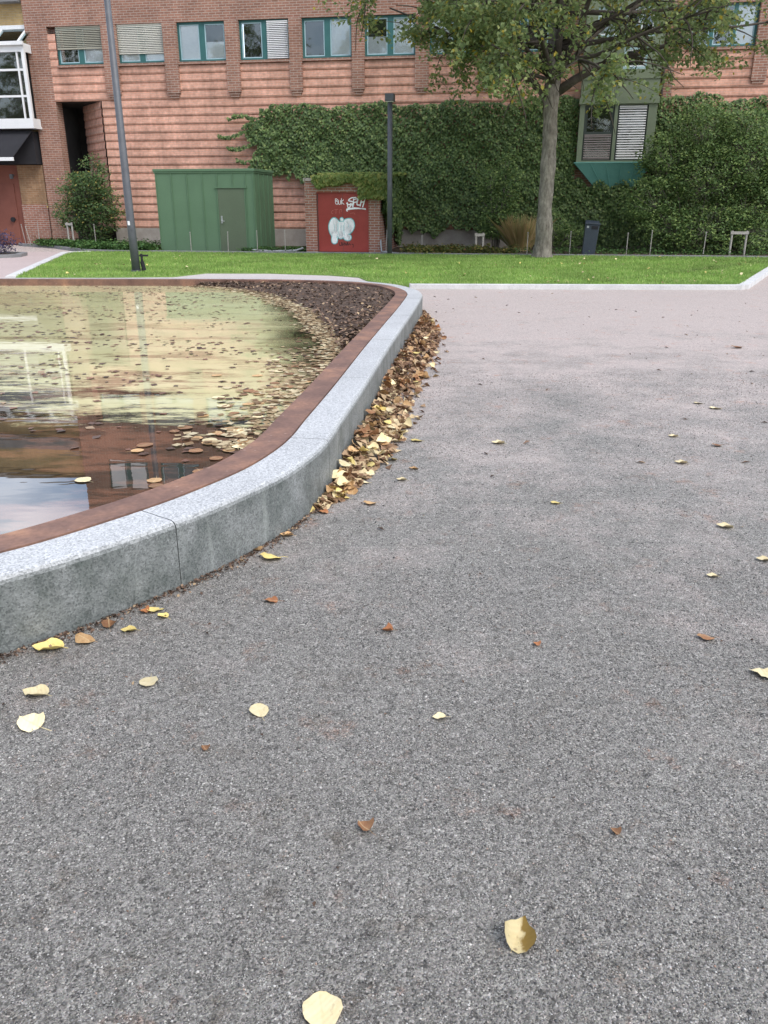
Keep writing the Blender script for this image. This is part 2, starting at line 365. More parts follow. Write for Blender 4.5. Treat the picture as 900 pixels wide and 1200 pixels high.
def leaf_mat(name, c, c2, spots=.3):
    t = NT(name); v = t.coord(); oi = t.node('ObjectInfo')
    n = t.noise(v, 26, 5, .65); col = t.mix(t.ramp(n, (.35, 0.), (.7, 1.)), c, c2)
    col = t.mix(t.ramp(t.noise(v, 70, 3), (.62, 0.), (.7, spots)), col, (.12, .06, .03))
    h = t.node('HueSaturation'); t.t.links.new(col, h.inputs['Color'])
    t.t.links.new(t.math('ADD', t.math('MULTIPLY', oi.outputs['Random'], .5), .75), h.inputs['Value'])
    sx = t.node('SeparateXYZ'); t.t.links.new(v, sx.inputs[0])
    vein = t.ramp(t.math('ABSOLUTE', sx.outputs[0]), (.0, 1.), (.0016, 0.))
    w_ = t.node('TexWave'); t.set(w_, Vector=t.coord(rot=(0, 0, .9)), Scale=28., Distortion=1.)
    out = t.mix(t.math('MULTIPLY', vein, .45), h.outputs[0], (.62, .50, .28))
    out = t.mix(.03, out, w_.outputs['Color'], 'OVERLAY')
    t.bump(w_.outputs['Fac'], .12, .003)
    return t.base(out, .6, .3)
M['leaf_cream'] = leaf_mat('leaf_cream', (.76, .66, .42), (.70, .58, .32), .2)
M['leaf_yellow'] = leaf_mat('leaf_yellow', (.68, .55, .20), (.60, .47, .16), .25)
M['leaf_tan'] = leaf_mat('leaf_tan', (.52, .34, .17), (.40, .23, .10), .3)
M['leaf_brown'] = leaf_mat('leaf_brown', (.24, .115, .055), (.32, .17, .08), .3)
def half_leaf():
    m = leaf_mat('leaf_half', (.74, .64, .38), (.66, .54, .28), .6); nt_ = m.node_tree; b = nt_.nodes['Principled BSDF']
    src = b.inputs['Base Color'].links[0].from_socket; t = NT.__new__(NT); t.m = m; t.t = nt_; t.n = nt_.nodes; t.b = b
    v = t.coord(); sx = t.node('SeparateXYZ'); nt_.links.new(v, sx.inputs[0])
    f = t.math('ADD', t.math('ADD', t.math('MULTIPLY', sx.outputs[0], 22.), t.math('MULTIPLY', sx.outputs[1], 9.)), t.math('MULTIPLY', t.noise(v, 45, 5), .9))
    nt_.links.new(t.mix(t.ramp(f, (.62, 0.), (.80, 1.)), src, (.21, .135, .03)), b.inputs['Base Color']); return m
M['leaf_half'] = half_leaf()
M['leaf_orange'] = leaf_mat('leaf_orange', (.46, .20, .08), (.36, .14, .06), .3)

# ------------------------------------------------------------------ ground
g = MB(); L_ = 450
xs = [-L_, -60, -25, -12, -6, -3, 0, 3, 6, 12, 25, 60, L_]
for i in range(len(xs)-1):
    for j in range(len(xs)-1):
        g.add([(xs[i], xs[j], 0), (xs[i+1], xs[j], 0), (xs[i+1], xs[j+1], 0), (xs[i], xs[j+1], 0)], [(0, 1, 2, 3)])
tag(g.build('ground', M['gravel']), kind='structure')

def catmull(P, step=.06):
    P = [Vector((*p, 0)) for p in P]; out = []
    for i in range(len(P)-1):
        p0, p1, p2, p3 = P[max(i-1, 0)], P[i], P[i+1], P[min(i+2, len(P)-1)]
        n = max(2, int((p2-p1).length/step))
        for k in range(n):
            t = k/n
            q = .5*((2*p1) + (p2-p0)*t + (2*p0-5*p1+4*p2-p3)*t*t + (3*p1-p0-3*p2+p3)*t**3)
            out.append((q.x, q.y))
    out.append((P[-1].x, P[-1].y)); return out
# lawn in the shape of the photograph's
lawn_front = [(-7.95, 18.3), (-6.0, 18.45), (-4.6, 18.6), (-4.1, 19.6), (-2.6, 19.55), (-1.2, 19.0), (-.55, 18.45), (-.35, 17.6), (.2, 16.75), (.83, 16.42), (3.5, 16.34), (6.5, 16.26), (6.95, 16.45), (9.45, 20.95), (12.4, 26.0)]
back_r = W(17.3, 4.55); back_l = W(-5.2, 4.75)
lawn_poly = lawn_front + [(back_r.x, back_r.y), (back_l.x, back_l.y), (-10.1, 27.6)]
lm = MB(); lm.prism(lawn_poly, -.02, .05); tag(lm.build('lawn', M['turf']), kind='structure')
def inside(P, poly):
    x, y = P[:, 0], P[:, 1]; r = np.zeros(len(P), bool); n = len(poly)
    for i in range(n):
        x1, y1 = poly[i]; x2, y2 = poly[(i+1) % n]
        c = ((y1 > y) != (y2 > y)) & (x < (x2-x1)*(y-y1)/((y2-y1) or 1e-9) + x1); r ^= c
    return r
def noise2(x, y, s):
    return (np.sin(x*s*1.7 + 1.3*np.sin(y*s*1.1)) + np.sin(y*s*2.3 + 1.7*np.sin(x*s*.9 + 2)) + np.sin((x+y)*s*3.1 + 4))/3

# grass blades
n = 200000; P = np.c_[rng.uniform(-10.5, 14, n), rng.uniform(16.2, 28.6, n)]
P = P[inside(P, lawn_poly)]; n = len(P)
a = rng.uniform(0, 2*np.pi, n); hgt = rng.uniform(.03, .065, n)*(1+.25*noise2(P[:, 0], P[:, 1], 1.2)); wd = .011
d = np.c_[np.cos(a), np.sin(a)]; ln = rng.normal(0, .02, (n, 2))
V = np.zeros((n, 3, 3)); V[:, 0, :2] = P - d*wd; V[:, 1, :2] = P + d*wd; V[:, 2, :2] = P + ln; V[:, :2, 2] = .045; V[:, 2, 2] = .05 + hgt
tag(link('grass', np_mesh('grass', V.reshape(-1, 3), np.arange(n*3).reshape(-1, 3)), M['grass_blade']), kind='stuff')

def ribbon_solid(path, w_in, w_out, z0, z1):
    """kerb of given width along a 2-D path"""
    m = MB(); n = len(path); vs = []
    for i, p in enumerate(path):
        p = Vector(p); t = (Vector(path[min(i+1, n-1)]) - Vector(path[max(i-1, 0)])).normalized(); nr = Vector((-t.y, t.x))
        a, b = p + nr*w_in, p + nr*w_out
        vs += [(a.x, a.y, z0), (b.x, b.y, z0), (b.x, b.y, z1), (a.x, a.y, z1)]
    fs = [(0, 1, 2, 3), tuple(4*(n-1)+k for k in (3, 2, 1, 0))]
    for i in range(n-1):
        o = 4*i
        for k in range(4): fs.append((o+k, o+4+k, o+4+(k+1) % 4, o+(k+1) % 4))
    m.add(vs, fs)
    bm = bmesh.new(); me = bpy.data.meshes.new('t'); me.from_pydata(m.v, [], m.f); bm.from_mesh(me)
    bmesh.ops.recalc_face_normals(bm, faces=bm.faces); bm.to_mesh(me); bm.free()
    m.v = [tuple(v.co) for v in me.vertices]; m.f = [tuple(p.vertices) for p in me.polygons]; bpy.data.meshes.remove(me)
    return m
# pale stone edging of the lawn
e1 = catmull([(.55, 16.4), (.83, 16.36), (3.5, 16.28), (6.4, 16.2), (6.85, 16.3), (7.15, 16.75), (9.5, 20.95), (12.5, 26.1)], .4)
tag(ribbon_solid(e1, -.12, .06, -.02, .09).build('lawn_kerb', M['pale_stone'], bevel=.01), 'pale stone kerb along the gravel edge of the lawn, turning back at right', 'kerb')
e2 = [(-7.95, 18.3), (-10.2, 27.7), (-9.6, 28.1)]
tag(ribbon_solid(e2, -.02, .2, -.02, .085).build('lawn_kerb', M['pale_stone'], bevel=.01), 'pale stone kerb between the pink path and the lawn at far left', 'kerb')
# paths
pm = MB(); pm.prism([(-30, 15.5), (-8.1, 15.5), (-8.0, 18.4), (-10.25, 27.7), (-9.0, 28.6), (-13, 29.2), (-30, 31)], -.03, .006); tag(pm.build('path', M['pink_gravel']), kind='structure')
pm = MB(); pm.prism([(-8.0, 15.5), (.3, 15.35), (.2, 16.75), (-.35, 17.6), (-.55, 18.45), (-1.2, 19.0), (-2.6, 19.55), (-4.1, 19.6), (-4.6, 18.6), (-6.0, 18.45), (-7.95, 18.3)], -.03, .03); tag(pm.build('paved_strip', M['paving']), kind='structure')
pm = MB(); pm.prism([(9.9, 21.0), (60, 21), (60, 27), (13.0, 26.2)], -.03, .006); tag(pm.build('side_path', M['pink_gravel']), kind='structure')
sb_ = catmull([(-15, 24.3), (-12.6, 25.2), (-11.25, 25.85), (-11.2, 26.6), (-11.7, 27.4), (-15, 27.9)], .3)
tag(ribbon_solid(sb_, -.02, .16, -.03, .1).build('bed_kerb', M['grey_stone'], bevel=.008), 'short grey kerb round the purple plant at the left edge', 'kerb')
fb = MB(); fb.prism(sb_, -.05, .05); tag(fb.build('flower_bed', M['soil']), kind='structure')
# planting bed soil and its dark kerb
bedk = catmull([tuple(W(u, v).xy) for u, v in ((-10.4, .3), (-9.9, .8), (-8.5, 1.45), (-7.2, 2.7), (-5.6, 4.15), (-4.2, 4.55), (-3.0, 4.55), (0, 4.55), (5, 4.5), (12, 4.45), (18, 4.45))], .5)
bs = MB(); bs.prism(bedk + [tuple(W(18, -.1).xy), tuple(W(-10.4, -.1).xy)], -.05, .06); tag(bs.build('planting_bed', M['soil']), kind='structure')
tag(ribbon_solid(bedk, -.1, .06, -.03, .1).build('bed_kerb', M['grey_stone'], bevel=.008), 'low dark grey kerb between the lawn and the planting bed along the wall', 'kerb')

# ------------------------------------------------------------------ pond
outer = catmull([(-16, 9), (-15.2, 6), (-12, 3.2), (-7.5, 1.65), (-4.4, 1.38), (-3.0, 1.55), (-2.1, 2.03), (-1.40, 2.63), (-1.147, 2.87), (-.875, 3.20), (-.698, 3.46), (-.505, 3.812), (-.385, 4.15), (-.312, 4.48), (-.26, 4.93), (-.155, 5.80), (-.065, 6.62), (.05, 7.68), (.235, 9.27), (.375, 10.45), (.53, 11.9), (.565, 12.5), (.50, 13.1), (.25, 13.85), (-.15, 14.35), (-.6, 14.68), (-1.5, 14.98), (-3, 15.13), (-6, 15.2), (-12, 15.2), (-14.6, 14), (-15.8, 11.5), (-16, 9)], .06)
outer = outer[:-1]
def offs(path, d_):
    n = len(path); out = []
    for i in range(n):
        a_, b_ = Vector(path[(i-4) % n]), Vector(path[(i+4) % n]); t = (b_-a_).normalized(); nr = Vector((-t.y, t.x))
        p = Vector(path[i]) + nr*d_; out.append((p.x, p.y))
    return out
HK = .30; GWID = .225; RWID = .175
inner = offs(outer, GWID); rin = offs(outer, GWID + RWID)
pond = thing('pond_surround', 'raised pond edge of granite kerb blocks with an inner rim of rusted steel', 'pond edge', (-1.4, 2.6, 0))
PL = Vector((1.4, -2.6))
def loc2(p): return (p[0]+1.4, p[1]-2.6)
nO = len(outer)
def near(p, path): return min(range(len(path)), key=lambda i: (path[i][0]-p[0])**2 + (path[i][1]-p[1])**2)
cuts = [near(p, outer) for p in ((-7.5, 1.65), (-5.4, 1.4), (-3.45, 1.45), (-2.1, 2.03))] if False else []
j1 = near((-.87, 3.20), outer); j2 = near((-.315, 4.47), outer); j3 = near((-.11, 6.2), outer)
cuts = [j1, j2, j3]
s_ = 0; i = j3; last = j3
while True:
    i += 1
    if i >= nO + j1 - 12: break
    s_ += (Vector(outer[i % nO]) - Vector(outer[(i-1) % nO])).length
    if s_ > 1.85: cuts.append(i % nO); s_ = 0
cuts = sorted(set(cuts))
GAP = .0025
for a, b in zip(cuts, cuts[1:] + [cuts[0] + nO]):
    idx = [k % nO for k in range(a, b+1)]
    if len(idx) < 4: continue
    def trim(path):
        pts = [Vector(loc2(path[k])) for k in idx]
        pts[0] = pts[0] + (pts[1]-pts[0]).normalized()*GAP; pts[-1] = pts[-1] + (pts[-2]-pts[-1]).normalized()*GAP
        return pts
    o_, n_ = trim(outer), trim(inner); vs = []; c = .03
    for p, q in zip(o_, n_):
        dd = (q-p).normalized()
        p2, q2 = p + dd*c, q - dd*.004
        pb = p + dd*.0; ch = p + dd*.004
        c1, c2 = p + dd*c*.12, p + dd*c*.45
        vs += [(pb.x, pb.y, -.05), (p.x, p.y, HK-c), (c1.x, c1.y, HK-c*.52), (c2.x, c2.y, HK-c*.14), (p2.x, p2.y, HK), (q2.x, q2.y, HK), (q2.x, q2.y, -.05)]
    m_ = MB(); K = 7; n = len(o_); fs = [tuple(range(K))[::-1], tuple(K*(n-1)+k for k in range(K))]
    for i in range(n-1):
        for k in range(K): fs.append((i*K+k, (i+1)*K+k, (i+1)*K+(k+1) % K, i*K+(k+1) % K))
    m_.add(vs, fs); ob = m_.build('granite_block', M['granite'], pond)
    bm = bmesh.new(); bm.from_mesh(ob.data); bmesh.ops.recalc_face_normals(bm, faces=bm.faces); bm.to_mesh(ob.data); bm.free()
# rusted steel rim (flat flange and a lip down to the water)
ri = MB(); n = nO; vs = []
mid = offs(outer, GWID + .004)
for p, q in zip(mid, rin):
    p, q = loc2(p), loc2(q)
    vs += [(p[0], p[1], .20), (p[0], p[1], HK+.006), (q[0], q[1], HK+.006), (q[0], q[1], .10)]
fs = []
for i in range(n):
    j = (i+1) % n
    for k in range(3): fs.append((i*4+k, j*4+k, j*4+k+1, i*4+k+1))
ri.add(vs, fs); rob = ri.build('steel_rim', M['rust'], pond)
# water
WZ = .20
wm = MB(); cx = sum(p[0] for p in rin)/nO; cy = sum(p[1] for p in rin)/nO
pw = offs(outer, GWID + RWID - .01)
wme = bpy.data.meshes.new('water'); bm = bmesh.new(); vv = [bm.verts.new((x, y, WZ)) for x, y in pw[::3]]; bm.faces.new(vv); bmesh.ops.triangulate(bm, faces=bm.faces[:]); bm.normal_update(); bm.to_mesh(wme); bm.free()
wob = link('water', wme, M['water']); tag(wob, kind='structure')
if wme.polygons[0].normal.z < 0:
    wme.flip_normals()

# muddy bank in the far right corner
band = catmull([(-3.2, 14.72), (-2.5, 14.2), (-1.89, 13.33), (-1.35, 12.0), (-1.0, 10.97), (-.70, 9.7), (-.48, 8.74), (-.40, 8.1)], .05)
i0 = near((-.32, 7.95), rin); i1 = near((-3.2, 14.78), rin)
rimseg = [rin[k] for k in range(i0, i1+1)][::-1]
def resamp(path, n):
    p = np.array(path); s = np.r_[0, np.cumsum(np.linalg.norm(np.diff(p, axis=0), axis=1))]; t = np.linspace(0, s[-1], n)
    return np.c_[np.interp(t, s, p[:, 0]), np.interp(t, s, p[:, 1])]
A = resamp(band, 120); B = resamp(rimseg, 120); K = 40
T = np.linspace(0, 1, K); G3 = A[:, None]*(1-T)[None, :, None] + B[:, None]*T[None, :, None]
Z = WZ - .02 + .09*np.sqrt(T)[None, :] + .012*noise2(G3[..., 0], G3[..., 1], 7) + .008*noise2(G3[..., 0], G3[..., 1], 19)
Vb = np.c_[G3.reshape(-1, 2), Z.ravel()]
Fb = np.array([(i*K+j, i*K+j+1, (i+1)*K+j+1, (i+1)*K+j) for i in range(119) for j in range(K-1)])
me = np_mesh('mud_bank', Vb, Fb)
bm = bmesh.new(); bm.from_mesh(me); bmesh.ops.recalc_face_normals(bm, faces=bm.faces); bm.to_mesh(me); bm.free()
tag(link('mud_bank', me, M['soil'], smooth=True), kind='structure')

# ------------------------------------------------------------------ leaf clouds
def leaves(name, P, N, T, size, m, parent=None, loc=None, rotz=None, aspect=.75, fold=.18, kind=None):
    """one kite-shaped leaf per point: N normal, T direction of the tip"""
    n = len(P); N = N/np.linalg.norm(N, axis=1, keepdims=True); T = T - N*(T*N).sum(1, keepdims=True)
    T /= np.linalg.norm(T, axis=1, keepdims=True)+1e-9; B = np.cross(N, T); s = np.asarray(size).reshape(-1, 1)*np.ones((n, 1))
    V = np.zeros((n, 4, 3)); V[:, 0] = P - T*s*.5; V[:, 1] = P + B*s*aspect*.5 - T*s*.06 + N*s*fold; V[:, 2] = P + T*s*.5; V[:, 3] = P - B*s*aspect*.5 - T*s*.06 + N*s*fold
    i = np.arange(n)*4; F = np.stack([np.c_[i, i+2, i+1], np.c_[i, i+3, i+2]], 1).reshape(-1, 3)
    return link(name, np_mesh(name, V.reshape(-1, 3), F), m, parent, loc, rotz)
def unit(n): v = rng.normal(size=(n, 3)); return v/np.linalg.norm(v, axis=1, keepdims=True)

# ------------------------------------------------------------------ brick building
bld = thing('brick_building', 'long brick building with pink banded wall and a row of teal windows', 'building', tuple(W(0, 0)), FROT)
def bbox(name, m, u0, u1, v0, v1, z0, z1, parent=None, bevel=0): return MB().box(u0, u1, -v1, -v0, z0, z1).build(name, m, parent or bld, bevel=bevel)
BT = 12.6
# upper brick: above the windows, storeys above with their own openings
wins = [(-8.07, -6.26), (-5.72, -3.96), (-3.47, -1.69), (-1.21, .59), (1.03, 2.78), (3.21, 4.96), (5.42, 7.18), (7.64, 9.40)]
winsR = [(13.75, 15.8), (16.4, 18.4), (18.9, 20.7)]
Z0, Z1 = 6.21, 7.44; Z2, Z3 = 9.15, 10.35
def row(z0, z1, lo, hi, openings, m, name, v1=.0):
    x = lo
    for a, b in openings:
        bbox(name, m, x, a, -.5, v1, z0, z1); x = b
    bbox(name, m, x, hi, -.5, v1, z0, z1)
up = MB()
up.box(-9.2, 22, -.002, .5, Z1, Z2); up.box(-9.2, 22, -.002, .5, Z3, BT)
x = -9.2
for a, b in wins + winsR: up.box(x, a, -.002, .5, Z2, Z3); x = b
up.box(x, 22, -.002, .5, Z2, Z3)
up.box(-9.2, -8.37, -.002, .45, -.1, Z1)                        # corner pier
up.box(9.4, 10.5, -.0015, .5, Z0-.1, Z1); up.box(12.93, 13.4, -.0015, .5, 0, Z1); up.box(13.4, 13.75, -.001, .5, Z0-.1, Z1-.001); up.box(15.8, 16.4, -.001, .5, Z0-.1, Z1-.001); up.box(18.4, 18.9, -.001, .5, Z0-.1, Z1-.001); up.box(20.7, 22, -.001, .5, Z0-.1, Z1-.001)
up.box(10.5, 12.93, .0, .5, .5, 2.9); up.box(10.5, 12.93, .35, .5, 2.9, Z1)
x = -8.07
up.box(-9.2, -9.0, .45, 9, -.1, Z1); up.box(-9.2, -8.7, .5, 9, Z1, BT)                           # gable side wall
up.build('brick_wall', M['brown_brick'], bld)
bbox('parapet_cap', M['concrete'], -9.28, 22.1, -.55, .06, BT, BT+.12)
bbox('flat_roof', M['dark_frame'], -9.1, 22, -9, -.5, BT-.4, BT-.1)
# piers between the windows hanging below the sill with stepped feet
allw = wins + winsR
for (a, b), (c, d_) in zip(wins, wins[1:]):
    p = MB(); l, r = b-.0, c+.0
    p.box(l, r, -.10, .3, 5.22, Z1-.0015); p.box(l+.04, r-.04, -.075, .02, 5.14, 5.22); p.box(l+.08, r-.08, -.05, .02, 5.06, 5.14)
    p.build('pilaster', M['brown_brick'], bld)
for l, r in ((15.8, 16.25),):
    p = MB(); p.box(l, r, -.10, .3, 5.22, Z1-.0015); p.box(l+.04, r-.04, -.075, .02, 5.14, 5.22); p.build('pilaster', M['brown_brick'], bld)
# pink wall built in sloping bands, each throwing its own shadow line
def banded(pts, z0, z1, nb, out, closed_top=True):
    """pts: plan polyline [(u,v)] (v towards viewer); saw-tooth profile"""
    prof = [];  h = (z1-z0)/nb
    for k in range(nb):
        prof += [(z0+k*h, -.03), (z0+k*h+.03, .002), (z0+k*h+.075, .018), (z0+k*h+h*.95, -.008)]
    prof.append((z1, -.03))
    m = MB(); vs = []
    for i, (u, v) in enumerate(pts):
        t = Vector(pts[min(i+1, len(pts)-1)]) - Vector(pts[max(i-1, 0)]); t.normalize(); nr = Vector((t.y, -t.x))
        if nr.y < 0: nr = -nr
        for z, d_ in prof: vs.append((u + nr.x*d_, -(v + nr.y*d_), z))
    n = len(prof)
    m.add(vs, [(i*n+k, (i+1)*n+k, (i+1)*n+k+1, i*n+k+1) for i in range(len(pts)-1) for k in range(n-1)])
    return m
BH = .273
nb = 20; zt = Z0 - .09; zb = zt - nb*BH
b_ = banded([(-6.55, 0), (10.5, 0)], zb, zt, nb, 0)
k0 = 13
b2 = banded([(-8.37, 0), (-6.55, 0)], zt-4*BH, zt, 4, 0); b_.add(b2.v, b2.f)
b3 = banded([(-8.1, -1.5), (-6.6, 0)], zb, zt-4*BH, 16, 0); b_.add(b3.v, b3.f)
b4 = banded([(13.4, 0), (22, 0)], zb, zt, nb, 0); b_.add(b4.v, b4.f)
b5 = banded([(-8.37, -.02), (-8.07, -.02)], zt, zt+4*BH, 4, 0); b_.add(b5.v, b5.f)
b_.build('banded_wall', M['pink_brick'], bld)
bk = MB(); bk.box(-6.45, 10.5, .06, .5, 0, zt); bk.box(13.0, 22, .06, .5, 0, zt); bk.box(-9.0, -6.5, .06, 2.7, zt-4*BH, zt-.02)
bk.box(-9.0, -7.6, 2.6, 2.75, 0, zt-4*BH); bk.box(-8.99, -8.37, .46, .5, 0, zt-4*BH); bk.box(-9.0, -8.96, .5, 2.6, 0, zt-4*BH); bk.build('inner_wall', M['dark_room'], bld)
bbox('recess_door', M['dark_frame'], -8.6, -8.2, -2.58, -2.5, .1, 4.0)
bbox('plinth', M['concrete'], -6.5, 10.4, -.4, .07, -.1, .66); bbox('plinth', M['concrete'], 10.4, 22, -.0, .07, -.1, .5)
for a, b in wins: bbox('sill', M['brown_brick'], a-.0, b+.0, -.3, .07, Z0-.085, Z0-.004)
for a, b in winsR: bbox('sill', M['brown_brick'], a-.0, b+.0, -.3, .07, Z0-.085, Z0-.004)

def window(par, u0, u1, z0, z1, kinds, blind_or_stand_in=None, v=-.11, frame='teal_paint', trim='pale_blue_trim', mull=.2, label=None):
    """a framed window of len(kinds) panes; children: panes, blinds. kinds: dark / white / slat"""
    fr = MB(); fw = .07
    fr.box(u0, u1, -v-.03, -v+.07, z0, z0+fw); fr.box(u0, u1, -v-.03, -v+.07, z1-fw, z1)
    k = len(kinds); inner_w = (u1-u0-2*fw-mull*(k-1))/k
    fr.box(u0, u0+fw, -v-.03, -v+.07, z0+fw, z1-fw); fr.box(u1-fw, u1, -v-.03, -v+.07, z0+fw, z1-fw)
    for i in range(k-1):
        x = u0+fw+inner_w*(i+1)+mull*i; fr.box(x, x+mull, -v-.028, -v+.07, z0+fw, z1-fw)
    f = fr.build('window', M[frame], par)
    if label: f['label'] = label
    MB().box(u0, u1, -v+.45, -v+.5, z0, z1).build('room', M['dark_room'], f)
    for i, kd in enumerate(kinds):
        x0 = u0+fw+(inner_w+mull)*i; x1 = x0+inner_w; t = .035; za, zb_ = z0+fw, z1-fw
        tr = MB(); tr.box(x0, x1, -v-.012, -v+.04, za, za+t); tr.box(x0, x1, -v-.012, -v+.04, zb_-t, zb_)
        tr.box(x0, x0+t, -v-.012, -v+.04, za+t, zb_-t); tr.box(x1-t, x1, -v-.012, -v+.04, za+t, zb_-t); tr.build('casement', M[trim], f)
        MB().add([(x0+t, -v+.014, za+t), (x1-t, -v+.014, za+t), (x1-t, -v+.014, zb_-t), (x0+t, -v+.014, zb_-t)], [(0, 1, 2, 3)]).build('pane', M['glass'], f)
        if kd == 'white': MB().box(x0+t, x1-t, -v+.03, -v+.04, za+t, zb_-t).build('curtain', M['curtain'], f)
        if kd == 'half': MB().box(x0+t, x1-t, -v+.03, -v+.04, za+t, za+.5*(zb_-za)).build('curtain', M['curtain'], f)
        if kd == 'slat': slats(f, x0-.01, x1+.01, za-.03, zb_+.02, -v-.07, 'blind_white')
    return f
def slats(par, u0, u1, z0, z1, y, m, step=.055, name='blind'):
    s = MB(); z = z1
    s.box(u0, u1, y-.01, y+.03, z1-.04, z1)
    z = z1-.05
    while z > z0 + step*.5:
        s.add([(u0, y-.018, z-.036), (u1, y-.018, z-.036), (u1, y+.014, z), (u0, y+.014, z), (u0, y-.018, z-.039), (u1, y-.018, z-.039), (u1, y+.014, z-.003), (u0, y+.014, z-.003)],
              [(0, 1, 2, 3), (4, 7, 6, 5), (0, 4, 5, 1), (2, 6, 7, 3)]); z -= step
    s.box(u0, u1, y-.015, y+.02, z0, z0+.025)
    return s.build(name, M[m], par)
kinds = [('dark', 'half'), ('white', 'white'), ('white', 'half'), ('dark', 'slat'), ('dark', 'white'), ('half', 'white'), ('white', 'dark'), ('dark', 'dark')]
for i, ((a, b), kd) in enumerate(zip(wins, kinds)):
    f = window(bld, a, b, Z0, Z1, kd)
    if i == 0: slats(f, a+.03, b-.03, Z0+.5, Z1-.01, .04, 'blind_grey')
    if i == 1: slats(f, a+.02, b-.02, Z0+.30, Z1-.01, .04, 'blind_pale')
    f2 = window(bld, a, b, Z2, Z3, ('white', 'white') if i in (0, 3) else random.choice([('dark', 'white'), ('dark', 'dark')]))
    if i == 0:  # f2's blinds and curtains are added, standing in for sky mirrored in panes
        for x0 in (a+.09, (a+b)/2+.13): MB().box(x0, x0+.66, .03, .05, Z2+.08, Z3-.04).build('blind', M['white_paint'], f2)
for a, b in winsR:
    window(bld, a, b, Z0, Z1, ('dark', 'dark', 'white') if a < 14 else ('dark', 'white'), mull=.12); window(bld, a, b, Z2, Z3, ('white', 'dark'))

# sage green oriel bay with a copper foot
bay = thing('oriel_bay', 'sage green metal clad bay hanging on the brick wall above a copper foot', 'bay window', tuple(W(10.5, 0)), FROT)
bay.parent = bld; bay.location = (10.5, 0, 0); bay.rotation_euler = (0, 0, 0); del bay['label'], bay['category']
BW = 2.45; BV = .5
# front wall with openings: lower pair of windows z 2.9-4.55, upper window z 5.55-6.2, ribbon above 6.5-7.4
fw_ = MB()
def bayrow(z0, z1, ops):
    x = 0
    for a, b in ops: fw_.box(x, a, -BV, -BV+.12, z0, z1); x = b
    fw_.box(x, BW, -BV, -BV+.12, z0, z1)
lowop = [(.16, 1.12), (1.22, 2.18)]; upop = [(1.25, 1.98)]; ribop = [(.35, 1.05), (1.2, 2.15)]
bayrow(2.80, 2.88, []); bayrow(2.88, 4.55, lowop); bayrow(4.55, 5.58, []); bayrow(5.58, 6.2, upop); bayrow(6.2, 6.5, []); bayrow(6.5, 7.35, ribop); bayrow(7.35, 9.6, [])
fw_.box(0, .10, -BV+.12, 0, 2.8, 9.6); fw_.box(BW-.10, BW, -BV+.12, 0, 2.8, 9.6); fw_.box(.1, BW-.1, -BV+.12, 0, 9.5, 9.6); fw_.box(.1, BW-.1, -BV+.12, .0, 2.8, 2.86)
fw_.build('cladding', M['bay_green'], bay)
led = MB(); led.box(-.04, BW+.04, -BV-.07, -BV, 4.58, 4.76); led.box(-.02, BW+.02, -BV-.03, -BV, 5.3, 5.34); led.box(1.12, 1.17, -BV-.02, -BV, 4.76, 5.3); led.build('ledge', M['bay_green'], bay)
wl = window(bay, .16, 1.12, 2.88, 4.55, ('dark',), v=BV-.08, frame='dark_frame', trim='dark_frame')
MB().box(.18, 1.10, -BV+.02, -BV+.06, 3.68, 3.76).build('rail', M['dark_frame'], wl); slats(wl, .21, 1.07, 2.92, 3.68, -BV+.02, 'blind_brown', .07)
wr = window(bay, 1.22, 2.18, 2.88, 4.55, ('dark',), v=BV-.08, frame='dark_frame', trim='dark_frame'); slats(wr, 1.27, 2.13, 2.92, 4.52, -BV+.02, 'blind_white', .075)
window(bay, 1.25, 1.98, 5.58, 6.2, ('dark',), v=BV-.04, frame='pale_blue_trim', trim='white_paint')
window(bay, .35, 1.05, 6.5, 7.35, ('half',), v=BV-.06, frame='pale_blue_trim', trim='white_paint'); window(bay, 1.2, 2.15, 6.5, 7.35, ('dark', 'dark'), v=BV-.06, frame='pale_blue_trim', trim='white_paint', mull=.06)
ft = MB()
tp = [(-.05, -BV-.06), (BW+.05, -BV-.06), (BW+.05, -.05), (-.05, -.05)]; bt = [(.72, -.22), (1.95, -.22), (1.95, -.05), (.72, -.05)]
ft.add([(x, y, 2.80) for x, y in tp] + [(x, y, 2.02) for x, y in bt], [(0, 1, 2, 3), (7, 6, 5, 4), (0, 4, 5, 1), (1, 5, 6, 2), (2, 6, 7, 3), (3, 7, 4, 0)])
for k in range(1, 5):
    t = k/5; a0 = Vector((-.05+(BW+.1)*t, -BV-.062, 2.80)); a1 = Vector((.72+1.23*t, -.222, 2.02)); ft.tube([a0, a1], .014, 5)
ft.box(-.07, BW+.07, -BV-.08, -.0, 2.80, 2.835)
ft.build('copper_foot', M['copper_green'], bay)
dp = MB(); dp.tube([(BW+.12, -.1, 0.3), (BW+.12, -.1, 12.4)], .055, 8); dp.build('drainpipe', M['rubber_pipe'], bay, smooth=True)

for o in list(bay.children): o.parent = bld; o.location = (10.5, 0, 0)
bpy.data.objects.remove(bay)
